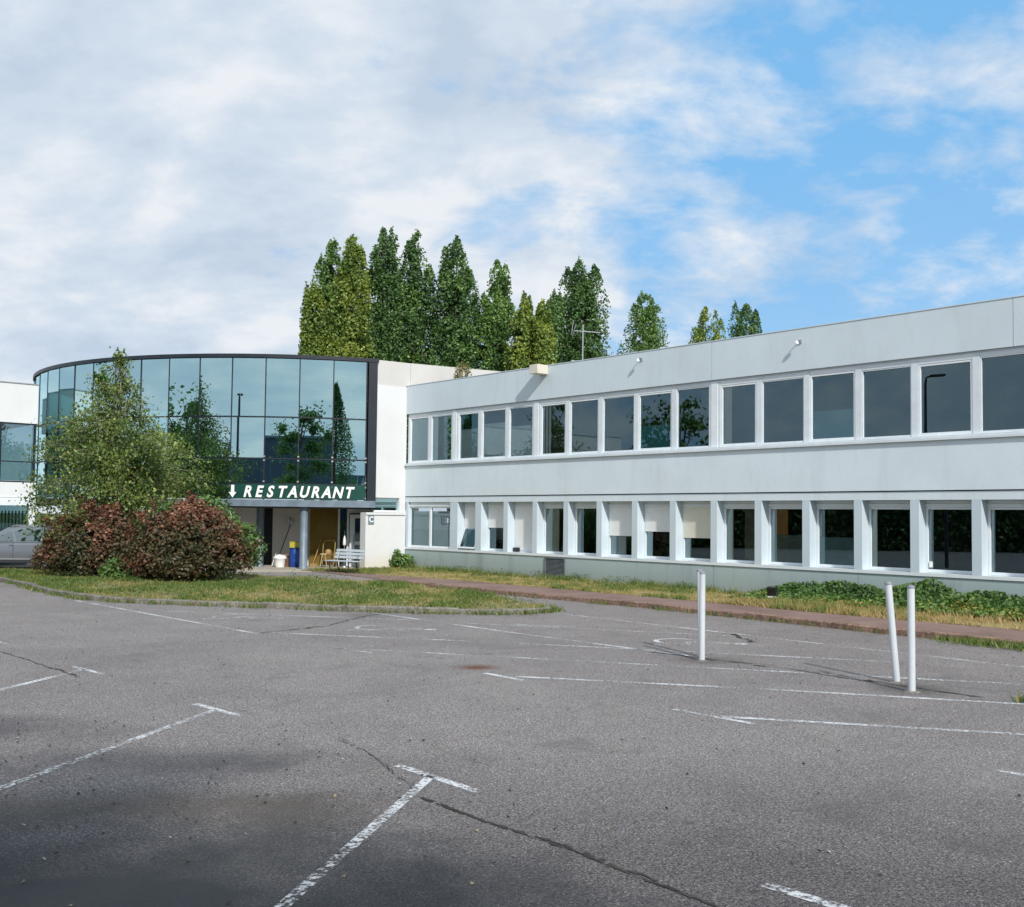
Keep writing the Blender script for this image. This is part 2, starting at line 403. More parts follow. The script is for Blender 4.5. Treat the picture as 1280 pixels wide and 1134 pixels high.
def build_world():
    w = bpy.data.worlds.new('World'); sc.world = w; w.use_nodes = True
    nt = w.node_tree; nt.nodes.clear()
    out = nt.nodes.new('ShaderNodeOutputWorld'); bg = nt.nodes.new('ShaderNodeBackground')
    sky = nt.nodes.new('ShaderNodeTexSky'); sky.sky_type = 'NISHITA'; sky.sun_disc = False
    sky.sun_elevation = EL; sky.sun_rotation = atan2(SH.x, SH.y); sky.altitude = 50; sky.air_density = 1.1; sky.dust_density = .6; sky.ozone_density = 1.3
    tc = nt.nodes.new('ShaderNodeTexCoord'); s = nt.nodes.new('ShaderNodeSeparateXYZ'); nt.links.new(tc.outputs['Generated'], s.inputs[0])
    x, y, z = s.outputs
    zz = math_(nt, 'ADD', math_(nt, 'MAXIMUM', z, 0.0), .40)
    cx = nt.nodes.new('ShaderNodeCombineXYZ')
    nt.links.new(math_(nt, 'DIVIDE', x, zz), cx.inputs[0]); nt.links.new(math_(nt, 'DIVIDE', y, zz), cx.inputs[1])
    P = cx.outputs[0]
    n1 = tex_noise(nt, scaled(nt, P, 1.0, 1.3, 1), 2.3, 10, .58, .25)
    n2 = tex_noise(nt, scaled(nt, P, 1.0, 1.25, 1), 8.0, 8, .6, .2)
    n3 = tex_noise(nt, scaled(nt, P, 1.0, 1.35, 1), 3.6, 8, .56, .2)
    # cover thins out towards the right of the street (+X) and stays closed on the left
    az = math_(nt, 'SUBTRACT', math_(nt, 'MULTIPLY', x, math_(nt, 'MULTIPLY', math_(nt, 'MAXIMUM', y, 0.0), 1.15, clamp=True)), math_(nt, 'ADD', math_(nt, 'MULTIPLY', y, .10), math_(nt, 'MULTIPLY', math_(nt, 'MINIMUM', y, 0.0), -.75)))
    bias = math_(nt, 'MULTIPLY', az, -.42)
    f = math_(nt, 'ADD', math_(nt, 'ADD', math_(nt, 'MULTIPLY', n1, .72), math_(nt, 'MULTIPLY', n2, .37)), bias)
    mask = ramp(nt, f, [(.41, (0, 0, 0, 1)), (.50, (.55, .55, .55, 1)), (.585, (1, 1, 1, 1))])
    haze = math_(nt, 'MULTIPLY', math_(nt, 'SUBTRACT', 1.0, math_(nt, 'MULTIPLY', z, 3.0), clamp=True), .35)
    mask = math_(nt, 'MAXIMUM', mask, haze)
    shade = math_(nt, 'ADD', math_(nt, 'MULTIPLY', n3, .68), math_(nt, 'MULTIPLY', n2, .32))
    cl = ramp(nt, shade, [(.38, (4.3, 5.15, 6.25, 1)), (.50, (5.3, 6.0, 6.85, 1)), (.60, (6.7, 7.0, 7.4, 1))])
    blue = mixc(nt, .8, sky.outputs[0], (1.75, 4.4, 7.6, 1))
    c = mixc(nt, mask, blue, cl)
    nt.links.new(c, bg.inputs[0]); bg.inputs[1].default_value = .1
    nt.links.new(bg.outputs[0], out.inputs[0])
build_world()
sc.view_settings.view_transform = 'Standard'; sc.view_settings.look = 'None'
sc.view_settings.exposure = 0.32; sc.view_settings.gamma = 1.0

# ------------------------------------------------------------------ ground
MB().quad((-700, -700, -.06), (700, -700, -.06), (700, 900, -.06), (-700, 900, -.06)).build('ground', M['land']) and None
tag(bpy.data.objects['ground'], kind='structure')
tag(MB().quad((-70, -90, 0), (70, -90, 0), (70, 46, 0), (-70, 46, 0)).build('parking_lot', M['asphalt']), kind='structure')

def catmull(pts, per=6):
    out = []
    n = len(pts)
    for i in range(n-1):
        p0 = Vector(pts[max(i-1, 0)]); p1 = Vector(pts[i]); p2 = Vector(pts[i+1]); p3 = Vector(pts[min(i+2, n-1)])
        for k in range(per):
            t = k/per
            out.append(.5*((2*p1)+(p2-p0)*t+(2*p0-5*p1+4*p2-p3)*t*t+(3*p1-p0-3*p2+p3)*t**3))
    out.append(Vector(pts[-1])); return out

def kerb_run(name, pts, width, h, mat, side=1, seg=.95, z0=-.04):
    """kerb stones laid along a line, the road to the right of it"""
    L = [0]
    for a, b in zip(pts, pts[1:]): L.append(L[-1]+(b-a).length)
    def at(d):
        d = max(0, min(L[-1], d))
        for i in range(len(pts)-1):
            if d <= L[i+1]: break
        return pts[i].lerp(pts[i+1], (d-L[i])/max(1e-6, L[i+1]-L[i]))
    mb = MB(); d = 0; rnd = random.Random(5)
    while d < L[-1]-.05:
        e = min(L[-1], d+seg); a = at(d+.006); b = at(e-.006); m = at((d+e)/2)
        def nrm(p, q):
            t = (q-p).normalized(); return Vector((-t.y, t.x))*side
        dz = rnd.uniform(-.018, .012); dy = rnd.uniform(-.012, .012)
        na = nrm(at(d-.2) if d > .2 else a, at(d+.2)); nb = nrm(at(e-.2), at(e+.2) if e < L[-1]-.2 else b); nm = nrm(a, b)
        P = [a+na*dy, m+nm*dy, b+nb*dy]; Q = [a+na*(width+dy), m+nm*(width+dy), b+nb*(width+dy)]
        Pt = [p+n*.025 for p, n in zip(P, (na, nm, nb))]
        vs = [(*p, z0) for p in P]+[(*p, h+dz-.02) for p in P]+[(*p, h+dz) for p in Pt]+[(*q, h+dz) for q in Q]+[(*q, z0) for q in Q]
        fs = []
        for r in range(4):
            for c in range(2):
                i = r*3+c; fs.append((i, i+1, i+4, i+3) if side > 0 else (i, i+3, i+4, i+1))
        fs += [(0, 3, 6, 9, 12), (2, 5, 8, 11, 14)]
        mb.add(vs, fs); d = e
    return tag(mb.build(name, mat), kind='structure')

isl_front = [(-26, 37.0), (-20, 34.4), (-15.75, 31.71), (-12.8, 27.98), (-11.15, 26.16), (-9.97, 25.22), (-8.39, 24.63), (-5.93, 23.98), (-3.4, 23.29), (-1.57, 23.03), (.04, 23.03), (.96, 23.82), (.62, 24.9)]
isl_back = [(.43, 25.45), (-.83, 28.04), (-3.6, 31.9), (-6.1, 33.7), (-7.6, 34.6), (-10, 35.4), (-14, 36.4), (-20, 37.0), (-26, 37.4)]
fr = catmull(isl_front, 6); bk = catmull(isl_back, 5)
kerb_run('kerb', fr, .17, .13, M['kerb'], 1)
ISL = [(p.x, p.y) for p in fr[::2]] + [(p.x, p.y) for p in bk]
def inset(poly, d):
    out = []; n = len(poly)
    for i in range(n):
        a = Vector(poly[i-1]); b = Vector(poly[i]); c = Vector(poly[(i+1) % n])
        t = ((b-a).normalized()+(c-b).normalized())
        if t.length < 1e-4: t = (b-a)
        t.normalize(); out.append((b.x - t.y*d, b.y + t.x*d))
    return out
isl_in = inset(ISL, .14)
tag(MB().prism(isl_in, -.05, .10).build('soil', M['turf']), kind='structure')

# red pavement along the office building
red_near = [Vector(p) for p in [(-4.3, 33.4), (-4.09, 33.17), (.04, 28.45), (2.84, 25.6), (3.99, 24.19), (5.55, 22.2), (6.82, 20.5), (8.94, 17.95), (14, 12.0), (20, 5)]]
CORNER = Vector((-4.226, 40.638)); S = Vector((.6684, -.7438)); INW = Vector((.7438, .6684))
def fac(s, off):              # point in front of the facade: s along it, off metres out
    p = CORNER + S*s - INW*off; return (p.x, p.y)
kerb_run('kerb', red_near, .16, .13, M['kerb_red'], 1)
rn = [(p.x+.10, p.y+.10) for p in red_near]
far = [fac(s, o) for s, o in [(34, 3.4), (26, 3.35), (22, 3.4), (19, 3.3), (16, 3.1), (12, 3.05), (8, 3.0), (4, 3.3), (1, 3.9), (-.6, 4.3)]]
tag(MB().prism(rn + far, -.05, .115).build('pavement', M['red_pave']), kind='structure')
vin = [fac(s, .02) for s in (-.6, 34)]
tag(MB().prism([(x, y) for x, y in far[::-1]][0:0] + [fac(-.6, .0), fac(-.6, 4.2)][::-1][0:0] + [fac(34, .0)] + [fac(-.55, .0)] + [(p[0], p[1]) for p in far[::-1]], -.05, .125).build('verge', M['verge']), kind='structure')
# path and concrete floor before the entrance
tag(MB().prism([(-4.2, 33.6), (-3.85, 34.2), fac(-.62, 4.3), (-5.75, 39.2), (-12.6, 38.0), (-12.6, 36.25), (-10, 35.6), (-7.7, 34.8), (-6.2, 33.9)], -.05, .095).build('path', M['path']), kind='structure')
tag(MB().prism([(-5.4, 38.1), (-5.9, 43.6), (-13.5, 44.2), (-13.5, 37.3), (-9, 36.95)], -.05, .105).build('entrance_floor', M['floor']), kind='structure')

# painted lines --------------------------------------------------------------
def line(a, b, w=.10, mat=None, z=.004):
    a = Vector(a); b = Vector(b); t = (b-a).normalized(); n = Vector((-t.y, t.x))*w/2
    k = max(1, int((b-a).length/1.2)); mb = MB()
    for i in range(k):
        p = a.lerp(b, i/k); q = a.lerp(b, (i+1)/k)
        mb.quad((*(p-n), z), (*(q-n), z), (*(q+n), z), (*(p+n), z))
    return tag(mb.build('painted_line', mat or M['line']), kind='structure')
for a, b, w in [((-5.2, 2.94), (-3.29, 11.53), .09), ((-3.63, 11.9), (-2.89, 11.19), .09), ((-2.35, .6), (-.65, 8.76), .088), ((-.98, 9.11), (-.24, 8.27), .09),
                ((-7.1, 8.1), (-5.93, 14.38), .10), ((-6.22, 14.66), (-5.51, 13.97), .08), ((-9.3, 12.6), (-8.47, 17.12), .1), ((-8.6, 17.3), (-8.1, 16.8), .08),
                ((-10.71, 25.36), (-4.56, 18.77), .10), ((-3.43, 23.48), (.03, 19.49), .1), ((.03, 19.49), (2.85, 16.5), .09),
                ((.95, 23.62), (4.56, 19.41), .10), ((4.56, 19.41), (12.5, 10.2), .10), ((2.34, 11.49), (8.5, 9.9), .10), ((1.89, 11.89), (2.63, 11.11), .09),
                ((.09, 14.17), (3.34, 13.35), .10), ((3.34, 13.35), (9.5, 11.5), .10), ((-.35, 14.45), (.19, 13.84), .09), ((4.33, 9.18), (5.0, 8.4), .09),
                ((1.55, 6.27), (2.2, 5.6), .10)]:
    line(a, b, w)
for a, b, w in [((-4.48, 19.04), (.03, 17.9), .10), ((.03, 17.9), (6.0, 16.03), .10), ((-2.91, 16.99), (3.31, 15.08), .10), ((3.31, 15.08), (9.0, 13.4), .10),
                ((-2.9, 17.0), (-2.2, 16.45), .08), ((-7.6, 22.9), (-2.0, 21.6), .09), ((-1.2, 21.2), (4.3, 19.3), .08), ((0.0, 21.0), (1.3, 20.6), .08)]:
    line(a, b, w, M['line_faint'])

def wheelchair(x, y, ang, s):
    """disabled bay pictogram in worn paint"""
    mb = MB(); ca, sa = cos(ang), sin(ang)
    def P(u, v): return (x+(u*ca-v*sa)*s, y+(u*sa+v*ca)*s)
    def st(a, b, w):
        a = Vector(P(*a)); b = Vector(P(*b)); t = (b-a).normalized(); n = Vector((-t.y, t.x))*w*s/2
        mb.quad((*(a-n), .005), (*(b-n), .005), (*(b+n), .005), (*(a+n), .005))
    arc = [(.42*cos(t), .42*sin(t)) for t in np.linspace(radians(150), radians(390), 12)]
    for a, b in zip(arc, arc[1:]): st(a, b, .1)
    st((-.02, .95), (.0, .2), .13); st((0, .22), (.45, .2), .12); st((.45, .25), (.62, -.35), .12); st((.6, -.33), (.8, -.28), .1); st((0, .62), (.36, .6), .1)
    mb.prism([(P(-.02+.13*cos(t), 1.15+.13*sin(t))) for t in np.linspace(0, 2*pi, 11)[:-1]], .0045, .005)
    return tag(mb.build('painted_symbol', M['line_faint']), kind='structure')
wheelchair(3.0, 18.4, radians(-105), .95)
wheelchair(-5.9, 21.9, radians(-105), .95)
wheelchair(-2.6, 20.1, radians(-105), .95)

def crack(pts, w, jit=.05, step=.09, seed=1, strands=3):
    rnd = random.Random(seed); P = []
    for a, b in zip(pts, pts[1:]):
        a = Vector(a); b = Vector(b); k = max(2, int((b-a).length/step))
        for i in range(k): P.append(a.lerp(b, i/k))
    P.append(Vector(pts[-1])); mb = MB()
    for q in range(strands):
        L = []; Rr = []; off = 0.0
        for i, p in enumerate(P):
            t = (P[min(i+1, len(P)-1)]-P[max(i-1, 0)]).normalized(); n = Vector((-t.y, t.x))
            off = off*.8+rnd.uniform(-jit, jit)*.6; p = p+n*(off+(q-1)*w*.22)
            ww = w*rnd.choice([.12, .25, .4, .55, .8]); L.append(p+n*ww*rnd.uniform(.2, .6)); Rr.append(p-n*ww*rnd.uniform(.1, .5))
        z = .006+.0006*q
        for i in range(len(P)-1):
            if rnd.random() < .10+.16*q: continue
            mb.quad((*Rr[i], z), (*Rr[i+1], z), (*L[i+1], z), (*L[i], z))
    return tag(mb.build('asphalt_crack', M['tar']), kind='structure')
crack([(-.70, 8.12), (-.15, 7.45), (.35, 6.95), (.95, 6.2), (1.6, 5.4)], .06, .018, .05, 2)
crack([(-8.2, 16.3), (-6.9, 15.0), (-5.7, 13.7)], .035, .03, .1, 3)
crack([(-1.7, 10.2), (-1.2, 9.4), (-.75, 8.3)], .015, .03, .08, 4)
crack([(2.3, 16.9), (3.1, 16.1), (3.9, 15.4), (4.6, 14.6), (5.2, 13.8), (5.9, 12.9)], .07, .09, .12, 5)
crack([(4.25, 19.7), (4.35, 18.4)], .12, .04, .12, 6)
crack([(-4.6, 18.9), (-3.6, 20.3), (-3.0, 22.8)], .06, .05, .14, 8)

# ------------------------------------------------------------------ office building (right)
office = empty('office_building', (CORNER.x, CORNER.y, 0), atan2(S.y, S.x),
               'long two-storey pale grey office block with a band of windows on each floor', 'building')
SE = 33.0
def seg_part(name, cuts, y0, y1, z0, z1, mat, gap=.006, bevel=0.0):
    for a, b in zip(cuts, cuts[1:]):
        MB().box(a+gap, b-gap, y0, y1, z0, z1).build(name, mat, office, bevel)
fc = [0, 14.93, 23.4, SE]
seg_part('fascia', fc, 0, .30, 6.21, 7.33, M['fascia'], .006)
seg_part('spandrel', [0, 3.0, SE], 0, .30, 2.945, 4.14, M['facade'], .006)
seg_part('plinth', [0, 2.93, 7.48, 14.98, 19.5, 24.0, SE], .05, .35, -.15, .855, M['plinth'], .006)
MB().box(.0, SE, .33, .42, 6.3, 7.2).box(.0, SE, .33, .42, 2.8, 4.2).box(0, SE, .36, .45, -.1, .84).build('joint_backing', M['dark_gap'], office)
MB().box(-.05, SE, -.07, .34, 4.143, 4.20).box(0, SE, -.045, .33, 4.203, 4.25).build('sill_course', M['frame'], office)
MB().box(.0, SE, .03, .42, 2.712, 2.915).build('lintel', M['facade'], office)
MB().box(.0, SE, .02, .42, .865, .945).build('sill_course', M['frame2'], office)
MB().box(-.02, SE, -.015, .34, 7.333, 7.355).build('roof_edge', M['fascia'], office)
MB().box(0, SE, .34, 14, 7.05, 7.2).build('roof', M['roofing'], office)
cen = [22.52-1.504*k for k in range(13)] + [22.52+1.504*k for k in range(1, 7)]
cen = sorted(cen)                                   # pier axes, first at 4.47

# upper windows: (left, right) openings between posts
posts_up = {}
for c in cen: posts_up[round(c, 2)] = .24
ups = [1.46, 3.0] + cen
def wid(c):
    for k in (3.0, 7.48, 14.98): 
        if abs(c-k) < .12: return .40
    return .175
edges = [(.05, .16)] + [(c-wid(c)/2, c+wid(c)/2) for c in ups] + [(SE-.2, SE)]
for i, (a, b) in enumerate(edges):
    MB().box(a+.002, b-.002, .07, .34, 4.252, 6.17).build('mullion', M['frame'], office)
    if wid((a+b)/2) > .3:
        MB().box(a+.08, b-.10, .055, .069, 4.26, 6.16).build('mullion_cover', M['frame2'], office)
MB().box(.02, SE, .09, .34, 6.172, 6.206).build('window_head', M['frame'], office)
sash = {0, 2, 3, 5, 6, 8, 10, 12, 14}
nw = 0
for (a0, a), (b, b1) in zip(edges, edges[1:]):
    i = nw; nw += 1
    zb, zt = 4.255, 6.168
    hb = .14 if i % 3 else .11          # head box height differs from window to window
    f = .055 if i in sash else .03
    x0, x1 = a+.001, b-.001
    yf = .085
    w = MB()
    w.box(x0, x1, yf-.01, .33, zt-hb, zt)                                   # blind box above the pane
    w.box(x0, x0+f, yf, .2, zb, zt-hb-.001).box(x1-f, x1, yf, .2, zb, zt-hb-.001)
    w.box(x0+f, x1-f, yf, .2, zb, zb+f+.03).box(x0+f, x1-f, yf, .2, zt-hb-f, zt-hb-.001)
    W = w.build('window', M['frame2'] if i in sash else M['frame'], office, .006)
    j = random.uniform(-.010, .010)
    MB().quad((x0+f, .135+j, zb+f+.03), (x1-f, .135-j, zb+f+.03), (x1-f, .137-j, zt-hb-f), (x0+f, .137+j, zt-hb-f)).build('glass', M['glass'], W)
    if i in (0, 1, 2, 3, 4):  # white ones are blinds; grey ones paint in the white wall's reflection
        MB().box(x0+f+.005, x1-f-(.32 if i == 1 else .01), .158, .165, zb+.05, zt-hb-f-(.005 if i < 2 else (.55, .45, .62)[i-2])).build('blind_or_reflection', M['blind'] if i < 2 else M['refl_film_grey'], W)
    if i in (8, 12):
        MB().box(x0+f, x1-f, .15, .156, zb+.08, zb+(.78 if i == 8 else .82)).build('window_film', M['film_teal'], W)
    if i in (5, 10):
        mbc = MB()
        for q in range(5):
            u = x0+f+.02+q*(.075 if i == 5 else .05); mbc.box(u, u+.05, .16+.02*(q % 2), .18+.02*(q % 2), zb+.03, zt-hb-f)
        mbc.build('curtain', M['curtain'] if i == 10 else M['blind'], W)

# lower windows ----------------------------------------------------------------
MB().box(.03, .17, .03, .40, .947, 2.71).build('pier', M['pier'], office)
MB().box(2.84, 3.28, .03, .40, .947, 2.71).build('pier', M['pier'], office)
for c in cen:
    hw = .165 if abs(c-4.47) < .1 else .115
    MB().box(c-hw, c+hw, .03, .40, .947, 2.71).build('pier', M['pier'], office, .004)

def low_window(x0, x1, kind, yf=.36):
    zb, zt = .948, 2.708
    w = MB()
    w.box(x0, x1, yf-.015, yf+.08, zt-.075, zt-.002)
    w.box(x0, x1, yf-.03, yf+.08, zt-.17, zt-.078)
    w.box(x0, x0+.06, yf, yf+.08, zb, zt-.172).box(x1-.06, x1, yf, yf+.08, zb, zt-.172)
    w.box(x0+.06, x1-.06, yf, yf+.08, zb, zb+.075).box(x0+.06, x1-.06, yf, yf+.08, zt-.225, zt-.172)
    W = w.build('window', M['frame2'], office, .006)
    gx0, gx1, g0, g1 = x0+.06, x1-.06, zb+.075, zt-.225
    def pane(a, b, c0=g0, c1=g1, y=yf+.04):
        MB().quad((a, y, c0), (b, y, c0), (b, y+.002, c1), (a, y+.002, c1)).build('glass', M['glass'], W)
    def curtain(a, b, mat, z0=g0, z1=g1, y=yf+.065):
        mb = MB(); n = max(2, int((b-a)/.05))
        for q in range(n):
            u0 = a+(b-a)*q/n; u1 = a+(b-a)*(q+1)/n; d0 = .02*(q % 2); d1 = .02*((q+1) % 2)
            mb.quad((u0, y+d0, z0), (u1, y+d1, z0), (u1, y+d1, z1), (u0, y+d0, z1))
        mb.build('curtain', mat, W)
    def blind(frac, mat):
        zz = g1-(g1-g0)*frac
        mb = MB().box(gx0-.01, gx1+.01, yf-.008, yf+.012, zz, zt-.171); 
        for q in range(int((g1-zz)/.05)):
            z = zz+.05*q; mb.box(gx0, gx1, yf-.012, yf-.0085, z+.004, z+.046)
        mb.box(gx0-.01, gx1+.01, yf-.02, yf+.015, zz-.03, zz-.001)
        mb.build('blind_or_reflection', mat, W)
    if kind == 'double':
        mid = (x0+x1)/2
        MB().box(mid-.05, mid+.05, yf-.012, yf+.08, g0-.02, g1+.02).build('mullion', M['frame2'], W)
        pane(gx0, mid-.05); pane(mid+.05, gx1)
        MB().box(gx0, gx1, yf+.11, yf+.13, g0+.62, g0+.68).build('rail', M['blind'], W)
        MB().box(gx0, gx1, yf+.15, yf+.16, g0, g0+.66).build('window_film', M['refl_film_grey'], W)
        MB().box(gx0, gx1, yf+.15, yf+.16, g0+.68, g1-.12).build('blind_or_reflection', M['blind'], W)
        sg = MB().box(gx1-.33, gx1-.06, yf+.02, yf+.033, g0+.85, g0+1.12).build('notice', M['steel_grey'], W)
        l = MB(); l.box(gx1-.26, gx1-.22, yf+.012, yf+.019, g0+.90, g0+1.07)
        l.box(gx1-.219, gx1-.16, yf+.012, yf+.019, g0+1.03, g0+1.07).box(gx1-.219, gx1-.16, yf+.012, yf+.019, g0+.90, g0+.94).box(gx1-.159, gx1-.125, yf+.012, yf+.019, g0+.925, g0+1.045)
        l.build('notice_letter', M['white_paint'], sg)
        return
    if kind == 'hopper':
        blind(.52, M['blind'])
        z1 = g0+.72; y1 = yf-.01; y0 = yf-.30                     # sash swung outwards at the foot
        d = Vector((0, y0-y1, g0-.02-z1)); 
        mb = MB()
        def beam(a, b, t=.03):
            a = Vector(a); b = Vector(b); ax = (b-a)/2; up = Vector((1, 0, 0)) if abs(ax.normalized().x) < .5 else Vector((0, .3, 1)).normalized()
            v = ax.cross(up).normalized()*t*.6; u = v.cross(ax).normalized()*t
            mb.obox((a+b)/2, ax, u, v)
        beam((gx0, y1, z1), (gx0, y0, g0)); beam((gx1, y1, z1), (gx1, y0, g0)); beam((gx0-.03, y0, g0), (gx1+.03, y0, g0))
        sh = mb.build('hopper_sash', M['frame2'], W)
        MB().quad((gx0+.03, y0+.01, g0+.03), (gx1-.03, y0+.01, g0+.03), (gx1-.03, y1, z1), (gx0+.03, y1, z1)).build('glass', M['glass'], sh)
        MB().box(gx0+.1, gx1-.05, yf+.35, yf+.37, g0, g0+.6).build('screen', M['poster'], W)
        return
    pane(gx0, gx1)
    if kind == 'closed':
        blind(.985, M['blind'])
        MB().box(gx0-.02, gx0+.25, yf-.10, yf-.022, g0-.05, g0+.08).build('window_box', M['black'], W)
    if kind == 'half': blind(.46, M['blind']); curtain(gx0, gx0+.22, M['blind'], z1=g0+.75)
    if kind == 'half_beige': blind(.46, M['blind']); MB().box(gx0+.2, gx1, yf+.16, yf+.18, g0+.32, g1).build('screen', M['inner_wall'], W)
    if kind == 'half_curtain': blind(.57, M['blind']); curtain(gx0, gx0+.2, M['blind'], z1=g0+.6); curtain(gx0+.26, gx0+.62, M['blind'], z1=g0+.6)
    if kind == 'half_cream': blind(.57, M['blind_cream']); curtain(gx0, gx0+.16, M['blind'], z1=g0+.6)
    if kind == 'cream': 
        curtain(gx0, gx0+.62, M['curtain'])
        ch = MB().lathe((gx1-.30, yf+.50, g0-.2), [(.30, 0), (.36, .3), (.33, .62), (.22, .8), (.03, .86)], 16).build('armchair', M['inner_wall'], W)
    if kind == 'dark': curtain(gx0, gx0+.14, M['curtain'])
    if kind == 'dark2': curtain(gx0, gx0+.05, M['blind']); MB().box(gx0+.75, gx0+.79, .9, .92, g0, g1-.4).build('inner_frame', M['frame'], W)
    if kind == 'filmed': 
        MB().box(gx0+.02, gx1, yf+.055, yf+.061, g0, g0+.72).build('window_film', M['film'], W); curtain(gx0, gx0+.05, M['curtain'])
    if kind == 'door':
        curtain(gx0, gx0+.22, M['curtain']); MB().box(gx0+.56, gx1, yf+.14, yf+.16, g0-.05, g1).build('inner_wall', M['inner_wall'], W)
    if kind == 'ochre':
        curtain(gx0, gx0+.1, M['blind']); MB().box(gx0+.10, gx0+.48, yf+.12, yf+.14, g0-.02, g1).build('inner_door', M['ochre'], W)
        MB().box(gx0+.10, gx1, yf+.055, yf+.061, g0, g0+.75).build('window_film', M['film_pale'], W)
    if kind == 'handle':
        curtain(gx0, gx0+.05, M['blind']); MB().box(gx0+.03, gx0+.09, yf-.02, yf+.035, g0+.05, g0+.19).build('handle', M['white_paint'], W)
M['poster'] = two_tone('green_poster', (.03, .10, .02), (.20, .32, .02), (.42, .50, .05), 2.2, .6)
def thin_film(name, col, a):
    m, nt, out = new_mat(name)
    d = nt.nodes.new('ShaderNodeBsdfDiffuse'); d.inputs[0].default_value = (*col, 1)
    t = nt.nodes.new('ShaderNodeBsdfTransparent'); t.inputs[0].default_value = (.9, .95, .95, 1)
    n = tex_noise(nt, pos(nt), 1.2, 3, .5)
    mx = nt.nodes.new('ShaderNodeMixShader'); nt.links.new(math_(nt, 'ADD', math_(nt, 'MULTIPLY', n, .25), a-.12), mx.inputs[0])
    nt.links.new(t.outputs[0], mx.inputs[1]); nt.links.new(d.outputs[0], mx.inputs[2]); nt.links.new(mx.outputs[0], out.inputs[0]); return m
M['film_pale'] = thin_film('pale_film', (.28, .33, .30), .35)
low_window(.17, 2.84, 'double', .12)
kinds = ['half_beige', 'closed', 'cream', 'filmed_low', 'half_curtain', 'half', 'half_cream', 'door', 'ochre', 'filmed', 'dark', 'handle', 'dark2', 'dark', 'handle', 'dark', 'dark', 'dark']
low_window(3.285, cen[0]-.17, 'hopper')
for c0, c1, k in zip(cen, cen[1:], kinds):
    l = c0+(.168 if abs(c0-4.47) < .1 else .118)
    low_window(l, c1-.118, 'dark' if k == 'filmed_low' else k)
# interior: slabs, back wall and partitions
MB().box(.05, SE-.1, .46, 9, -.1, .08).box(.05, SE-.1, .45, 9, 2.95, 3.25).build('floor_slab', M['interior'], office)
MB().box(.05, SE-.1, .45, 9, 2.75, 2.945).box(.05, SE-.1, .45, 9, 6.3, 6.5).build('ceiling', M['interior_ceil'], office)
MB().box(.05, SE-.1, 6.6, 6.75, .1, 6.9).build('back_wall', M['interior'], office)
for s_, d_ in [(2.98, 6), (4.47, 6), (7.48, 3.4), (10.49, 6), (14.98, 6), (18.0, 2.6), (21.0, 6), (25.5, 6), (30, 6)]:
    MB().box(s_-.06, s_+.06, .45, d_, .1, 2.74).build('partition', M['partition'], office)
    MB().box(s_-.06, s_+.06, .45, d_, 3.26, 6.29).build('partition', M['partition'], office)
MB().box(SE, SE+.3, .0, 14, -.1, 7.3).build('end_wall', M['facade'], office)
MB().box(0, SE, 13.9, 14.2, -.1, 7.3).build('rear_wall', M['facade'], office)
# rain scupper, wall lamps, vent
sp = MB().box(7.70, 8.10, -.50, -.002, 7.03, 7.34); sp.build('scupper', M['cream_box'], office, .01)
for s_, z_ in ((12.25, 7.10), (17.85, 6.98)):
    mb = MB().box(s_-.05, s_+.05, -.03, -.002, z_-.05, z_+.05).tube([(s_, -.03, z_), (s_, -.11, z_+.02), (s_+.01, -.17, z_-.01)], .014, 8)
    L_ = mb.build('wall_lamp', M['metal'], office)
    MB().lathe((s_+.01, -.17, z_-.09), [(.05, 0), (.055, .03), (.03, .09), (.012, .10)], 12).build('lamp_head', M['frame2'], L_)
vg = MB().box(8.0, 8.98, .005, .048, .18, .22).box(8.0, 8.98, .005, .048, .80, .85).box(8.0, 8.05, .005, .048, .221, .799).box(8.93, 8.98, .005, .048, .221, .799)
V_ = vg.build('vent_grille', M['grille'], office)
mb = MB()
for k in range(14): mb.obox((8.49, .03, .25+k*.041), (.435, 0, 0), (0, .012, .008), (0, -.002, .004))
mb.build('vent_louvre', M['grille'], V_)
MB().box(8.05, 8.93, .040, .047, .225, .795).build('vent_backing', M['dark_gap'], V_)

# ------------------------------------------------------------------ restaurant building (drum)
DC = Vector((-10.1, 51.5)); DR = 12.75
rest = empty('restaurant_building', (DC.x, DC.y, 0), 0, 'round restaurant pavilion faced in teal mirror glass with a white flank wall', 'building')
def dp(a, r, z): return (r*cos(radians(a)), r*sin(radians(a)), z)
A0, DA, NB = -69.68, 5.73, 17
seams = [A0-DA*k for k in range(NB+1)]
rows = [(5.90, 8.10), (4.32, 5.84), (3.36, 4.26)]
def ring(mb, a0, a1, r0, r1, z0, z1, n=40):
    for k in range(n):
        a = a0+(a1-a0)*k/n; b = a0+(a1-a0)*(k+1)/n
        vs = [dp(a, r0, z0), dp(b, r0, z0), dp(b, r1, z0), dp(a, r1, z0), dp(a, r0, z1), dp(b, r0, z1), dp(b, r1, z1), dp(a, r1, z1)]
        fs = [(0, 1, 2, 3), (4, 7, 6, 5), (0, 4, 5, 1), (2, 6, 7, 3)]
        if k == 0: fs.append((0, 3, 7, 4))
        if k == n-1: fs.append((1, 5, 6, 2))
        mb.add(vs, fs)
    return mb
prnd = random.Random(21)
for k in range(NB):
    a, b = seams[k], seams[k+1]
    jc = [prnd.uniform(-.008, .008) for _ in range(2)]
    allrows = rows + ([(2.76, 3.30)] if k >= 4 else [])
    for z0, z1 in allrows:
        j = [jc[0]+prnd.uniform(-.0015, .0015), jc[1]+prnd.uniform(-.0015, .0015), prnd.uniform(-.006, .006)]
        MB().quad(dp(b+.09, DR+j[0], z0), dp(a-.09, DR+j[1], z0), dp(a-.09, DR+j[1]+j[2], z1), dp(b+.09, DR+j[0]+j[2], z1)).build('glass_panel', M['mirror_glass'], rest)
mb = MB()
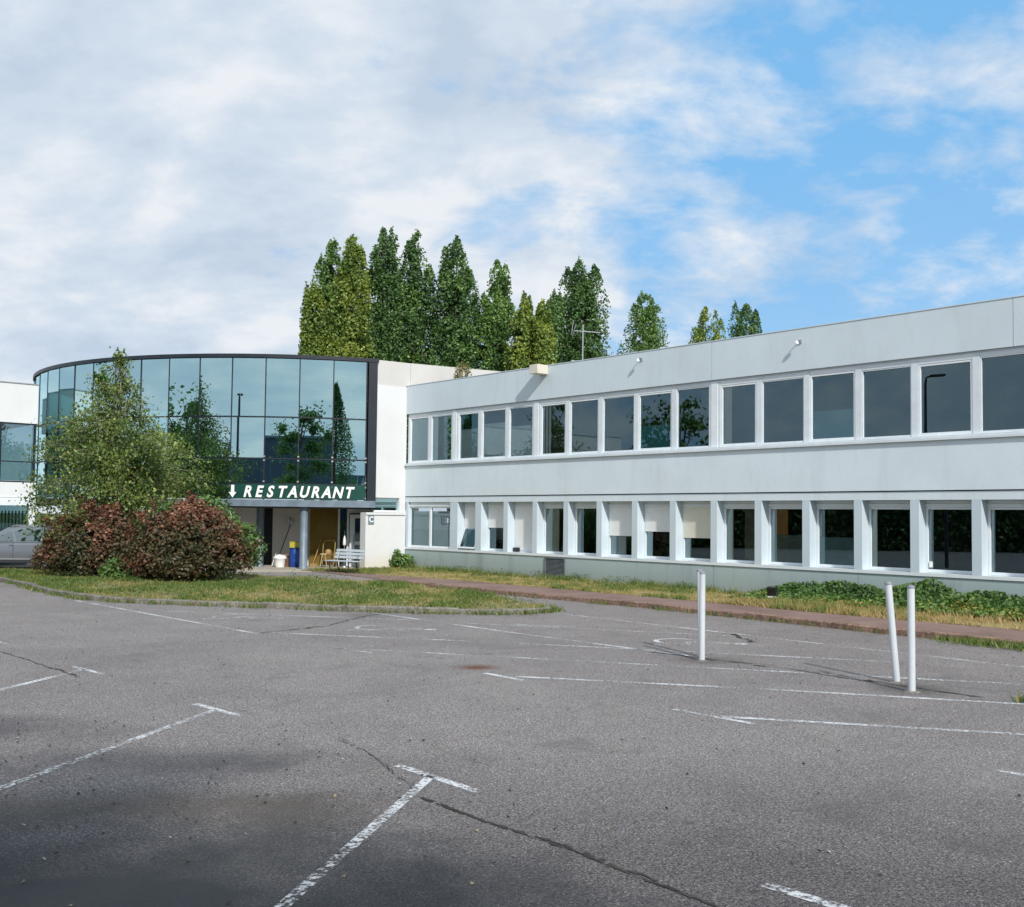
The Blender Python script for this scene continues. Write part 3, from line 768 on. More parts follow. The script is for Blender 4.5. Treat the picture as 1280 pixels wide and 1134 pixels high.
for a in seams:
    c = Vector(dp(a, DR-.03, 5.4)); rd = Vector((cos(radians(a)), sin(radians(a)), 0)); tn = Vector((-rd.y, rd.x, 0))
    mb.obox(c, tn*.022, rd*.045, Vector((0, 0, 2.72)))
mb.build('mullion_frame', M['steel_dark'], rest)
for z in (5.87, 4.29, 3.33): ring(MB(), A0, seams[-1], DR-.05, DR+.012, z-.022, z+.022, 34).build('transom', M['steel_dark'], rest)
ring(MB(), -67.6, -230, DR-.25, DR+.06, 8.125, 8.265, 60).build('roof_rim', M['steel_dark'], rest)
ring(MB(), -67.6, -230, 0.05, DR-.26, 8.0, 8.12, 40).build('roof', M['roofing'], rest)
MB().obox(Vector(dp(-68.6, DR-.05, 5.37)), Vector((-sin(radians(-68.6)), cos(radians(-68.6)), 0))*.175, Vector((cos(radians(-68.6)), sin(radians(-68.6)), 0))*.12, (0, 0, 2.735)).build('end_column', M['steel_dark'], rest, .01)
ring(MB(), -67.9, seams[-1], DR-.5, DR+.10, 2.47, 2.73, 50).build('canopy_fascia', M['steel_grey'], rest)
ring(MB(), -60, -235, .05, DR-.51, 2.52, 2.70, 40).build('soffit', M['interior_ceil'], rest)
ring(MB(), -69, -235, 3, DR-.12, 3.05, 3.27, 40).build('floor_slab', M['interior'], rest)
ring(MB(), -66, -235, 6.8, 7.0, 3.28, 7.98, 36).build('inner_wall', M['interior'], rest)
mb = MB()
for k in range(NB):
    for q in (.15, .85):
        a = seams[k]-DA*q; mb.tube([dp(a, DR-.35, 3.28), dp(a, DR-.35, 4.22)], .022, 6)
ring(mb, A0, seams[-1], DR-.38, DR-.33, 4.22, 4.27, 34)
mb.build('railing', M['blind'], rest)
mb = MB()
for a in seams[:14]:
    rd = Vector((cos(radians(a)), sin(radians(a)), 0)); tn = Vector((-rd.y, rd.x, 0))
    for z in (3.42, 3.24, 2.82, 4.22, 4.37):
        MB().obox(Vector(dp(a, DR+.02, z)), tn*.035, rd*.015, Vector((0, 0, .028))).build('glass_clip', M['metal'], rest)
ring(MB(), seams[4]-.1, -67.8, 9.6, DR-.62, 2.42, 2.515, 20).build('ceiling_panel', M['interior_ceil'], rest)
# undercroft pillars, wall and doors (world coordinates shifted to the drum centre)
def rb(mb, x0, x1, y0, y1, z0, z1): return mb.box(x0-DC.x, x1-DC.x, y0-DC.y, y1-DC.y, z0, z1)
for x, y, r in ((-7.93, 39.2, .15), (-9.92, 40.5, .15)):
    MB().lathe((x-DC.x, y-DC.y, .1), [(r*1.25, 0), (r*1.25, .06), (r, .09), (r, 2.42)], 20).build('pillar', M['steel_grey'], rest)
rb(MB(), -9.72, -8.16, 41.75, 41.95, .0, 2.45).build('back_wall', M['concrete_top'], rest)
rb(rb(MB(), -11.4, -10.28, 41.6, 41.8, 0, 2.45), -13.5, -11.4, 41.3, 41.5, 0, 2.45).build('side_wall', M['white_wall'], rest)
rb(MB(), -10.9, -9.2, 41.97, 42.05, 0, 2.45).build('doorway', M['dark_gap'], rest)
rb(MB(), -8.155, -7.03, 41.55, 41.65, .1, 2.45).build('ochre_panel', M['ply'], rest)
d = rb(rb(rb(MB(), -7.02, -6.95, 41.5, 41.62, .1, 2.45), -6.64, -6.56, 41.4, 41.52, .1, 2.45), -6.555, -5.6, 41.4, 41.52, 2.25, 2.45)
d.build('door_frame', M['frame2'], rest)
db = rb(rb(rb(rb(rb(MB(), -6.5, -6.30, 41.25, 41.31, .1, 2.2), -5.9, -5.75, 41.25, 41.31, .1, 2.2), -6.299, -5.901, 41.25, 41.31, 2.05, 2.2), -6.299, -5.901, 41.25, 41.31, .1, .3), -6.299, -5.901, 41.25, 41.31, .98, 1.12)
D_ = db.build('glass_door', M['frame2'], rest)
MB().quad((-6.3-DC.x, 41.28-DC.y, .3), (-5.9-DC.x, 41.28-DC.y, .3), (-5.9-DC.x, 41.28-DC.y, 2.05), (-6.3-DC.x, 41.28-DC.y, 2.05)).build('door_glass', M['glass'], D_)
MB().tube([(-6.33-DC.x, 41.2-DC.y, 1.0), (-6.33-DC.x, 41.17-DC.y, 1.03), (-6.33-DC.x, 41.17-DC.y, 1.35), (-6.33-DC.x, 41.2-DC.y, 1.38)], .014, 8).build('door_handle', M['metal'], D_)
MB().quad((-6.95-DC.x, 41.55-DC.y, .1), (-6.64-DC.x, 41.55-DC.y, .1), (-6.64-DC.x, 41.55-DC.y, 2.45), (-6.95-DC.x, 41.55-DC.y, 2.45)).build('side_light', M['glass'], rest)
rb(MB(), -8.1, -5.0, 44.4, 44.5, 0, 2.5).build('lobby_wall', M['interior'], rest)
# white flank wall
TW = Vector((-.7438, -.6684)); NW = Vector((.6684, -.7438))
def wb(mb, t0, t1, o0, o1, z0, z1, z1b=None):
    z1b = z1 if z1b is None else z1b
    c = CORNER-DC
    P = [c+TW*t+NW*o for t, o in ((t0, o0), (t1, o0), (t1, o1), (t0, o1))]
    vs = [(*p, z0) for p in P]+[(*P[0], z1b), (*P[1], z1), (*P[2], z1), (*P[3], z1b)]
    return mb.add(vs, [(0, 3, 2, 1), (4, 5, 6, 7), (0, 1, 5, 4), (1, 2, 6, 5), (2, 3, 7, 6), (3, 0, 4, 7)])
wb(wb(MB(), -.02, 1.42, -.35, -.003, 2.87, 7.285), -.02, .28, -.35, -.003, 2.30, 2.868).build('flank_wall', M['white_wall'], rest)
wb(wb(MB(), -.19, 1.42, -.35, -.03, 7.292, 8.24, 8.27), -9.5, -.205, -.35, -.03, 7.0, 8.275, 8.60).build('parapet', M['concrete_top'], rest)
wb(MB(), -.02, 1.86, -.35, .012, -.1, 2.29).build('lower_wall', M['white_wall'], rest)
sw = wb(wb(MB(), .285, 1.42, -.16, -.08, 2.30, 2.38), .285, 1.42, -.16, -.08, 2.82, 2.868).build('slot_window', M['frame2'], rest)
wb(MB(), .285, 1.42, -.125, -.118, 2.381, 2.819).build('glass', M['mirror_glass'], sw)
wb(MB(), -.02, 1.86, .0125, .06, 2.20, 2.288).build('wall_ledge', M['white_wall'], rest)
# plaque with the letter C
pc = CORNER + TW*1.62 + NW*.02
plq = empty('wall_plaque', (pc.x, pc.y, 2.02), atan2(-TW.y, -TW.x), 'small blue-grey plaque lettered C on the white wall beside the entrance', 'sign')
MB().box(-.13, .13, -.02, -.005, -.19, .19).build('plate', M['steel_grey'], plq, .005)
def glyph(ch, size, name, mat, parent, shear=0.0, bold=.0, ext=.006):
    cu = bpy.data.curves.new(name, 'FONT'); cu.body = ch; cu.size = size; cu.extrude = ext; cu.offset = bold; cu.shear = shear
    cu.align_x = 'CENTER'; cu.resolution_u = 4
    t = bpy.data.objects.new(name, cu); COL.objects.link(t)
    bpy.context.view_layer.update()
    me = bpy.data.meshes.new_from_object(t); bpy.data.objects.remove(t); bpy.data.curves.remove(cu)
    me.materials.clear()
    return link_mesh(name, me, mat, parent)
g_ = glyph('C', .30, 'letter', M['white_paint'], plq, 0, .008); g_.rotation_euler = (pi/2, 0, 0); g_.location = (0, -.026, -.10)

# restaurant sign
sign = empty('restaurant_sign', (DC.x, DC.y, 2.76), 0, 'dark green RESTAURANT sign with white slanted capitals under the mirror glass', 'sign')
for k in range(4):
    a, b = seams[k], seams[k+1]
    c0, c1 = dp(b+.03, DR+.03, 0), dp(a-.03, DR+.03, 0)
    mid = Vector(((c0[0]+c1[0])/2, (c0[1]+c1[1])/2, .27)); t = (Vector(c1)-Vector(c0)); hl = t.length/2; t.normalize(); nrm = Vector((t.y, -t.x, 0))
    MB().obox(mid, t*hl, nrm*.012, Vector((0, 0, .28))).build('board', M['sign_green'], sign)
word = 'RESTAURANT'
for i, ch in enumerate(word):
    a = -89.6+ i*(17.1/9)
    a = -89.55 + i*1.88
    o = glyph(ch, .585, 'letter', M['white_paint'], sign, .26, .020, .012)
    o.rotation_euler = (pi/2, 0, radians(a)+pi/2); o.location = dp(a, DR+.065, .075)
    o.scale = (.84, 1, 1)
am = MB(); am.box(-.06, .06, -.012, .012, .22, .50).add([(-.15, -.012, .23), (.15, -.012, .23), (0, -.012, .02), (-.15, .012, .23), (.15, .012, .23), (0, .012, .02)], [(0, 2, 1), (3, 4, 5), (0, 1, 4, 3), (1, 2, 5, 4), (2, 0, 3, 5)])
ao = am.build('arrow', M['white_paint'], sign); ao.location = dp(-92.0, DR+.065, 0.01); ao.rotation_euler = (0, 0, radians(-92.0)+pi/2)

# ------------------------------------------------------------------ white wing (far left)
wing = empty('white_building', (-19.4, 41.7, 0), atan2(.668, .744), 'white rendered wing with teal windows at the left edge beside the round glass front', 'building')
MB().box(-14, 0, 0, 6, 5.745, 7.33).build('upper_wall', M['white_wall'], wing)
MB().box(-14, .02, -.03, 6.02, 7.332, 7.37).build('roof_edge', M['metal'], wing)
MB().box(-14, 0, 0, 6, 2.74, 3.34).build('floor_band', M['white_wall'], wing)
MB().box(-14, 0, -.06, .3, 2.42, 2.725).build('beam', M['frame2'], wing)
MB().box(-.22, 0, -.02, .3, -.1, 2.41).build('corner_post', M['frame2'], wing)
mb = MB().box(-14, 0, .02, .12, 5.69, 5.74).box(-14, 0, .02, .12, 3.345, 3.40).box(-14, -.0, .02, .12, 4.16, 4.20)
for x in (-.06, -1.38, -2.7, -4.0, -5.4, -7, -9): mb.box(x-.04, x+.03, .015, .115, 3.405, 4.155).box(x-.04, x+.03, .015, .115, 4.205, 5.685)
mb.build('window_frame', M['steel_dark'], wing)
for x0, x1 in ((-1.345, -.105), (-2.67, -1.425), (-3.97, -2.745), (-5.37, -4.045)):
    MB().quad((x0, .07, 3.41), (x1, .07, 3.41), (x1, .075, 5.68), (x0, .075, 5.68)).build('window', M['wing_glass'], wing)
MB().quad((-14, .1, .05), (-.22, .1, .05), (-.22, .1, 2.41), (-14, .1, 2.41)).build('window', M['wing_glass'], wing)
MB().box(-14, -.1, 4.5, 4.6, 0, 7).box(-14, -.1, .2, 4.5, 2.8, 3.3).build('interior_wall', M['partition'], wing)
mb = MB()
for k in range(9): mb.box(-1.3+k*.13, -1.25+k*.13, .3, .34, .1, 2.2)
mb.build('curtain', M['film'], wing)

# ------------------------------------------------------------------ street furniture and small things
def bollard(x, y, h, lx, ly, label):
    o = empty('bollard', (x, y, 0), 0, label, 'bollard', 'white tube bollards on the car park')
    top = Vector((lx, ly, h))
    MB().tube([(0, 0, -.05), top], .046, 20).build('post', M['bollard'], o)
    d = top.normalized()
    MB().tube([top-d*.005, top+d*.012, top+d*.030, top+d*.04], [.050, .050, .038, .012], 20).build('cap', M['cap'], o)
    MB().lathe((0, 0, -.01), [(.11, 0), (.10, .018), (.055, .026)], 14).build('footing', M['kerb'], o)
    return o
def bollard_paint():
    m, nt, out = new_mat('bollard_white'); p = pos(nt)
    n = tex_noise(nt, scaled(nt, p, 9, 9, 1.2), 1, 5, .65); n2 = tex_noise(nt, p, 30, 4, .7)
    c = ramp(nt, n, [(.3, (.50, .54, .58, 1)), (.6, (.60, .645, .68, 1))])
    c = mixc(nt, math_(nt, 'MULTIPLY', ramp(nt, n2, [(.62, (0, 0, 0, 1)), (.72, (1, 1, 1, 1))]), .5), c, (.33, .32, .30, 1))
    bsdf(nt, out, c, .45, 0, .4); return m
M['bollard'] = bollard_paint(); M['cap'] = plain('bollard_cap_grey', (.22, .24, .27), .5, 0, .4, .2)
bollard(2.972, 15.96, 1.345, .005, 0, 'white bollard left of the right-hand pair, the front one of two that overlap')
bollard(3.048, 16.42, 1.36, -.03, 0, 'white bollard almost hidden behind the front one of the left-hand pair')
bollard(5.28, 14.06, 1.33, -.115, 0, 'leaning white bollard of the right-hand pair')
bollard(5.18, 13.29, 1.335, -.005, 0, 'upright white bollard nearest to the right edge')

# bench
bench = empty('bench', (-6.0, 36.75, .095), atan2(-.6, .8), 'white slatted bench on black iron legs in front of the restaurant entrance', 'bench')
for y in (-.20, -.09, .02, .13): MB().box(-.72, .72, y-.045, y+.045, .42, .455).build('seat_slat', M['bench_white'] if 'bench_white' in M else M['white_paint'], bench, .006)
for z, y in ((.56, .26), (.68, .31), (.80, .36)):
    MB().obox((0, y, z), (.72, 0, 0), (0, .02, .045), (0, .018, -.008)).build('back_slat', M['bench_white'], bench, .004)
for x in (-.48, .48):
    mb = MB()
    mb.tube([(x, -.24, .0), (x, -.19, .12), (x, -.22, .38)], [.028, .02, .024], 8)
    mb.tube([(x, .30, .0), (x, .20, .2), (x, .17, .40), (x, .25, .55), (x, .39, .86)], [.028, .022, .022, .022, .018], 8)
    mb.tube([(x, -.24, .40), (x, .17, .405)], .022, 8).tube([(x, -.2, .12), (x, 0, .06), (x, .24, .12)], .015, 8)
    mb.build('leg', M['black'], bench)

# flood light on the verge
fl = empty('floodlight', (6.62, 26.02, .12), atan2(S.y, S.x), 'small black floodlight on a white block at the edge of the dry verge', 'lamp')
MB().box(-.09, .11, -.08, .08, 0, .13).build('block', M['white_paint'], fl, .01)
MB().obox((0, 0, .26), (.13, 0, 0), (0, .05, .015), (0, -.025, .11)).build('lamp_body', M['black'], fl, .01)
MB().tube([(-.135, 0, .13), (-.135, 0, .27), (.135, 0, .27), (.135, 0, .13)], .01, 6).build('bracket', M['black'], fl)

# things stored under the canopy
bar = empty('barrel', (-8.50, 40.45, .105), 0, 'blue plastic barrel beside the front pillar under the canopy', 'barrel')
MB().lathe((0, 0, 0), [(.20, 0), (.225, .03), (.225, .2), (.235, .22), (.225, .25), (.225, .48), (.235, .5), (.225, .53), (.22, .70), (.2, .72)], 24).build('body', plain('blue_plastic', (.01, .06, .30), .4, 0, .5, .15), bar)
MB().lathe((0, 0, .72), [(.235, 0), (.235, .03), (.21, .045)], 24).build('lid', plain('blue_plastic_dark', (.008, .03, .15), .4), bar)
yb = empty('crate', (-8.52, 40.42, .868), .15, 'yellow plastic crate resting on the blue barrel', 'crate')
ym = plain('yellow_plastic', (.42, .38, .05), .4, 0, .5, .15)
MB().box(-.19, .19, -.13, .13, 0, .02).box(-.19, .19, -.13, -.115, .02, .22).box(-.19, .19, .115, .13, .02, .22).box(-.19, -.175, -.114, .114, .02, .22).box(.175, .19, -.114, .114, .02, .22).build('body', ym, yb, .005)
MB().box(-.20, .20, -.14, .14, .221, .245).build('rim', plain('yellow_plastic_dark', (.35, .30, .03), .4), yb)
bg_ = empty('rubbish_bag', (-9.08, 40.35, .105), 0, 'white rubbish bag bulging out of a low tub against the back wall', 'bag')
MB().lathe((0, 0, 0), [(.17, 0), (.20, .15), (.23, .3), (.24, .31)], 18).build('tub', M['white_paint'], bg_)
bm = MB(); prof = [(.22, .30), (.27, .34), (.26, .40), (.17, .46), (.06, .49)]
bm.lathe((0, 0, 0), prof, 18); bm.v = [(x*(1+.12*noise.noise((x*9, y*9, z*9))), y*(1+.12*noise.noise((x*7, y*9, z*5+3))), z+.03*noise.noise((x*8, y*8, 2))) for x, y, z in bm.v]
bm.build('bag', M['white_paint'], bg_)
bx = empty('cardboard_box', (-8.80, 40.75, .105), .2, 'brown cardboard box behind the white bag and the blue barrel', 'box')
MB().box(-.2, .2, -.14, .14, 0, .45).build('carton', plain('cardboard', (.20, .11, .06), .8, 0, .2, .2), bx, .006)
MB().obox((-.1, -.15, .47), (.1, 0, 0), (0, .07, .03), (0, -.002, .004)).build('flap', plain('cardboard_flap', (.26, .15, .08), .8), bx)
def pole(name, a, b, r, col, label, cat, head=None, hm=None):
    o = empty(name, a, 0, label, cat)
    d = Vector(b)-Vector(a)
    MB().tube([(0, 0, 0), d], r, 8).build('handle', plain(name+'_handle_paint', col, .5), o)
    if head: head(d).build('head', hm or M['black'], o)
    return o
pole('pole', (-9.52, 40.9, .105), (-9.28, 41.72, 1.5), .018, (.75, .75, .75), 'thin white pole leaning between the rear pillar and the back wall', 'pole', lambda d: MB().tube([d, d*1.02], .03, 10), M['white_paint'])
pole('squeegee', (-9.15, 40.6, .6), (-8.98, 41.70, 1.75), .020, (.02, .02, .02), 'dark handled broom propped head up against the back wall', 'broom',
     lambda d: MB().obox(d+Vector((0, -.02, .10)), (.12, 0, 0), (0, .03, 0), (0, 0, .10)).tube([d+Vector((-.08, -.05, .12)), d+Vector((-.08, -.09, .30))], .05, 8), M['metal'])
pole('broom', (-7.88, 40.9, .22), (-7.66, 41.5, 1.25), .016, (.45, .30, .10), 'wooden handled broom leaning on the ochre panel', 'broom',
     lambda d: MB().obox((0, 0, -.05), (.14, .02, 0), (-.01, .035, 0), (0, 0, .065)), plain('broom_bristle', (.30, .20, .09), .9))
sk = empty('hand_truck', (-7.30, 40.9, .105), 0, 'yellow tubular hand trolley standing before the ochre panel', 'trolley')
MB().tube([(-.22, 0, .1), (-.20, .1, .95), (-.12, .12, 1.04), (.22, .12, 1.06), (.27, .1, .95), (.25, 0, .1)], .022, 8).tube([(-.21, .05, .5), (.26, .05, .5)], .016, 8).build('frame', plain('trolley_yellow', (.30, .23, .08), .5), sk)
MB().box(-.22, .25, -.22, 0, .05, .075).build('toe_plate', M['metal'], sk)
for x in (-.25, .28):
    MB().tube([(x-.025, .05, .09), (x+.025, .05, .09)], .09, 16).build('wheel', M['black'], sk)
MB().lathe((.02, -.02, .45), [(.06, 0), (.13, .06), (.14, .15), (.10, .23), (.03, .26)], 14).build('drum', plain('orange_plastic', (.36, .24, .09), .5), sk)
tr = empty('trestle', (-7.42, 40.65, .105), .1, 'small pale wooden trestle beside the yellow trolley', 'trestle')
for x in (-.09, .09): MB().tube([(x*1.5, -.10, 0), (x*.5, 0, .52)], .014, 6).tube([(x*1.5, .10, 0), (x*.5, 0, .52)], .014, 6).build('leg', plain('pale_wood', (.50, .38, .22), .7), tr)
MB().box(-.12, .12, -.04, .04, .50, .54).build('top', plain('pale_wood_top', (.52, .40, .24), .7), tr)
lp = empty('parasol', (-6.62, 40.75, .105), 0, 'folded white parasol standing beside the glass door', 'parasol')
MB().tube([(0, 0, .04), (0, 0, 1.45)], .016, 8).build('pole', M['metal'], lp)
MB().lathe((0, 0, .72), [(.05, .15), (.07, .18), (.06, .35), (.03, .5), (.01, .56)], 10).build('canopy', M['white_paint'], lp)
MB().lathe((0, 0, 0), [(.17, 0), (.17, .05), (.05, .07)], 16).build('base', M['metal'], lp)

# roof aerial
ae = empty('roof_aerial', (3.0, 44.0, 7.2), 0, 'television aerial with two arrays on the flat office roof, in front of the tall poplar', 'aerial')
MB().tube([(0, 0, 0), (0, 0, 3.3)], .028, 8).build('mast', M['metal'], ae)
mb = MB().tube([(-.35, 0, 3.05), (.75, .1, 3.0)], .014, 6)
for k in range(8): mb.tube([(-.3+k*.14, -.25, 3.04), (-.3+k*.14, .3, 3.03)], .007, 4)
mb.tube([(-.45, .05, 2.8), (-.30, 0, 3.35)], .012, 6).tube([(-.5, -.1, 2.85), (-.42, -.1, 3.5)], .012, 6); mb.build('upper_array', M['metal'], ae)
mb = MB().tube([(-.5, -.05, 1.75), (1.0, .1, 1.55)], .016, 6)
for k in range(10): mb.tube([(-.45+k*.15, -.35, 1.74-k*.02), (-.45+k*.15, .35, 1.74-k*.02)], .008, 4)
mb.build('lower_array', M['metal'], ae)

# ------------------------------------------------------------------ car at the left edge
car = empty('estate_car', (-17.6, 39.5, 0), radians(4), 'silver grey estate car parked behind the red shrubs at the left edge', 'car')
cp = new_mat('silver_car_paint'); bsdf(cp[1], cp[2], (.22, .245, .28, 1), .28, .5, .5); CP = cp[0]
def car_loft(name, secs, mat, parent):
    """secs: list of (x, [(y, z) half profile from sill to roof centre])"""
    mb = MB(); n = len(secs[0][1]); vs = []
    for x, pr in secs:
        full = [(x, -y, z) for y, z in pr] + [(x, y, z) for y, z in pr[::-1]]
        vs += full
    m = 2*n; fs = []
    for i in range(len(secs)-1):
        for k in range(m-1): fs.append((i*m+k, i*m+k+1, (i+1)*m+k+1, (i+1)*m+k))
        fs.append((i*m+m-1, i*m, (i+1)*m, (i+1)*m+m-1))
    fs += [tuple(range(m)), tuple(range((len(secs)-1)*m, len(secs)*m))[::-1]]
    mb.add(vs, fs, True); return mb.build(name, mat, parent)
# origin at the rear axle; the nose points to -x
def low(w, zt, zb=.24): return [(w*.90, zb), (w*.985, zb+.16), (w, .58), (w*.985, zt-.10), (w*.94, zt-.01), (w*.5, zt+.02)]
secs = [(-3.68, low(.62, .62, .34)), (-3.6, low(.78, .74, .28)), (-3.2, low(.88, .86)), (-2.3, low(.92, .98)), (-1.0, low(.93, 1.0)), (.3, low(.93, 1.02)), (.75, low(.90, 1.03)), (.98, low(.84, 1.0, .3)), (1.05, low(.70, .9, .4))]
car_loft('body', secs, CP, car)
def top(w0, w1, z0, z1): return [(w0, z0), (w0*.98, z0+.05), (w1, z1-.06), (w1*.9, z1-.01), (w1*.5, z1+.015)]
car_loft('greenhouse', [(-2.35, top(.85, .80, .97, 1.05)), (-1.55, top(.87, .68, .98, 1.54)), (-1.1, top(.87, .67, .98, 1.60)), (.2, top(.87, .67, 1.0, 1.61)), (.75, top(.85, .66, 1.0, 1.56)), (1.0, top(.80, .70, 1.0, 1.15))], CP, car)
cgl = glass_mat('car_glass', .25, (.20, .30, .30), (.85, 1, 1), 1.5)
def side_win(pts, s):
    mb = MB(); y = lambda z: s*(.885-(z-1.0)*.38)
    V0 = [(x, y(z), z) for x, z in pts]; V1 = [(x, y(z)-s*.05, z) for x, z in pts]; n = len(pts)
    mb.add(V0+V1, [tuple(range(n)), tuple(range(n, 2*n))[::-1]]+[(i, (i+1) % n, n+(i+1) % n, n+i) for i in range(n)])
    return mb.build('side_window', cgl, car)
for s in (-1, 1):
    side_win([(-1.05, 1.06), (-.16, 1.07), (-.18, 1.50), (-.95, 1.50), (-1.2, 1.42)], s)
    side_win([(-.10, 1.07), (.42, 1.08), (.50, 1.46), (-.12, 1.50)], s)
    side_win([(-2.0, 1.05), (-1.12, 1.06), (-1.27, 1.42), (-1.42, 1.40)], s)
    MB().tube([(-1.35, s*.60, 1.60), (-1.2, s*.60, 1.645), (.6, s*.60, 1.65), (.72, s*.60, 1.60)], .02, 8).build('roof_rail', M['metal'], car)
    for x in (-1.24, -.13): MB().box(x-.05, x+.10, s*.925-.018, s*.925+.018, .90, .93).build('door_handle', CP, car, .005)
    MB().box(-2.1, -.45, s*.935-.02, s*.935+.02, .36, .41).build('side_trim', M['metal'], car, .008)
    MB().box(-1.15, -1.14, s*.9285-.006, s*.9285+.006, .35, .98).box(-.05, -.04, s*.9285-.006, s*.9285+.006, .35, .98).box(-2.15, -2.14, s*.922-.006, s*.922+.006, .35, .96).build('door_gap', M['dark_gap'], car)
    MB().box(.86, 1.02, s*.80-.06, s*.80+.03, .72, .98).build('tail_light', plain('tail_lamp_red', (.35, .01, .01), .25), car, .02)
    MB().box(-3.64, -3.45, s*.70-.12, s*.70+.10, .62, .76).build('headlight', M['metal'], car, .02)
    MB().obox((-1.95, s*1.0, 1.08), (.06, 0, 0), (0, .08, 0), (0, 0, .06)).build('wing_mirror', CP, car, .02)
    for x in (0, -2.65):
        w = MB()
        prof = [(.20, -.10), (.30, -.11), (.325, -.07), (.325, .07), (.30, .11), (.20, .10)]
        seg = 28; vs = []; fs = []
        for r, o in prof:
            for k in range(seg): vs.append((x+r*cos(2*pi*k/seg), s*.84+o, .325+r*sin(2*pi*k/seg)))
        for i in range(len(prof)):
            for k in range(seg):
                a = i*seg+k; b = i*seg+(k+1) % seg; c = ((i+1) % len(prof))*seg+(k+1) % seg; d = ((i+1) % len(prof))*seg+k; fs.append((a, b, c, d))
        w.add(vs, fs, True); WH = w.build('wheel', plain('tyre_rubber', (.012, .012, .012), .85), car)
        r = MB(); yo = s*.93
        r.tube([(x, s*.80, .325), (x, s*.90, .325)], .19, 24)
        for k in range(9):
            t = 2*pi*k/9; r.obox((x+.11*cos(t), s*.905, .325+.11*sin(t)), (.095*cos(t), 0, .095*sin(t)), (-.018*sin(t), 0, .018*cos(t)), (0, .02, 0))
        seg = 24
        for k in range(seg):
            t0 = 2*pi*k/seg; t1 = 2*pi*(k+1)/seg
            r.add([(x+q*cos(t), s*.925, .325+q*sin(t)) for t in (t0, t1) for q in (.185, .215)], [(0, 1, 3, 2)])
        r.build('rim', plain('alloy', (.6, .62, .64), .3, .7), WH)
        arch = MB()
        for k in range(13):
            t0 = pi*k/13-.05; t1 = pi*(k+1)/13-.05
            arch.add([(x+q*cos(t), s*(.935), .325+q*sin(t)) for t in (t0, t1) for q in (.33, .39)], [(0, 1, 3, 2)])
        arch.build('wheel_arch', M['black'], car)

# ------------------------------------------------------------------ vegetation
def poplar(x, y, h, w, mat, label, seed, n=9500, name='poplar_tree', lobes=7, taper=.62, gap=-.30, z0f=.12, rnd_top=False, zlo=.25):
    rng = np.random.default_rng(seed); rnd = random.Random(seed)
    o = empty(name, (x, y, 0), 0, label, 'tree', 'poplars behind the buildings')
    tb = MB().tube([(0, 0, -.1), (.05, .03, h*.3), (0, 0, h*.6), (0, 0, h*.93)], [h*.018, h*.013, h*.008, .02], 8)
    P = []; O = []; T = []
    R = w/2
    specs = [(0, 0, h, R*.50)]
    for k in range(lobes-1):
        a = 2*pi*k/(lobes-1)+rnd.uniform(-.5, .5); rr = R*rnd.uniform(.35, .62)
        specs.append((rr*cos(a), rr*sin(a), h-w*rnd.uniform(.12, .95)*(.35+rr/R), R*rnd.uniform(.38, .54)))
    for k in range(5):                                    # thin leaders at the tips
        a = rnd.uniform(0, 2*pi); rr = R*rnd.uniform(.1, .55); specs.append((rr*cos(a), rr*sin(a), h-w*rnd.uniform(-.02, .55)*(.35+rr/R), R*rnd.uniform(.18, .28)))
    for k in range(9):                                    # side shoots that fill the lower crown
        a = rnd.uniform(0, 2*pi); rr = R*rnd.uniform(.5, .85); specs.append((rr*cos(a), rr*sin(a), h-w*rnd.uniform(.8, 2.8), R*rnd.uniform(.34, .52)))
    tot = sum(s[2]*s[3] for s in specs)
    for lx, ly, lh, lr in specs:
        m = int(n*lh*lr/tot)
        z0 = lh*z0f
        t = rng.uniform(zlo, 1, m)
        if rnd_top: prof = np.sqrt(np.clip(1-(2*t-1)**4, 0, 1))
        else: prof = np.clip((lh-z0)*(1-t)/(lr*3.3), 0, 1)**.58*np.clip(t*6-1.2, 0, 1)
        z = z0+(lh-z0)*t
        wob = 1+.28*np.array([noise.noise((lx*3, ly*3+seed, q*.55)) for q in z])
        ang = rng.uniform(0, 2*pi, m); rad = lr*prof*wob*np.sqrt(rng.uniform(.12, 1, m))*rng.choice([1, 1, 1, 1.14], m)
        px = lx+rad*np.cos(ang); py = ly+rad*np.sin(ang)
        C = np.stack([px, py, z+rng.normal(0, .12, m)], 1)
        k = nz(C, .95, seed*3.1) > gap
        C = C[k]; ang = ang[k]
        P.append(C); O.append(np.stack([np.cos(ang), np.sin(ang), np.full(len(ang), .35)], 1))
        tb.tube([(lx*.2, ly*.2, lh*.15), (lx*.9, ly*.9, lh*.45), (lx*.6, ly*.6, lh*.85)], [h*.008, h*.005, .012], 5)
    C = np.concatenate(P); O = np.concatenate(O)
    tint = .47+.5*nz(C, .6, seed*1.7)+.25*nz(C, 1.6, seed)+rng.normal(0, .17, len(C))
    tb.build('trunk', M['bark'], o)
    leaf_cloud('crown', C, .225, .155, tint, mat, o, .1, rng, O*.7)
    return o
def at_depth(u, Y): return (u-640)/1280*Y*1.0
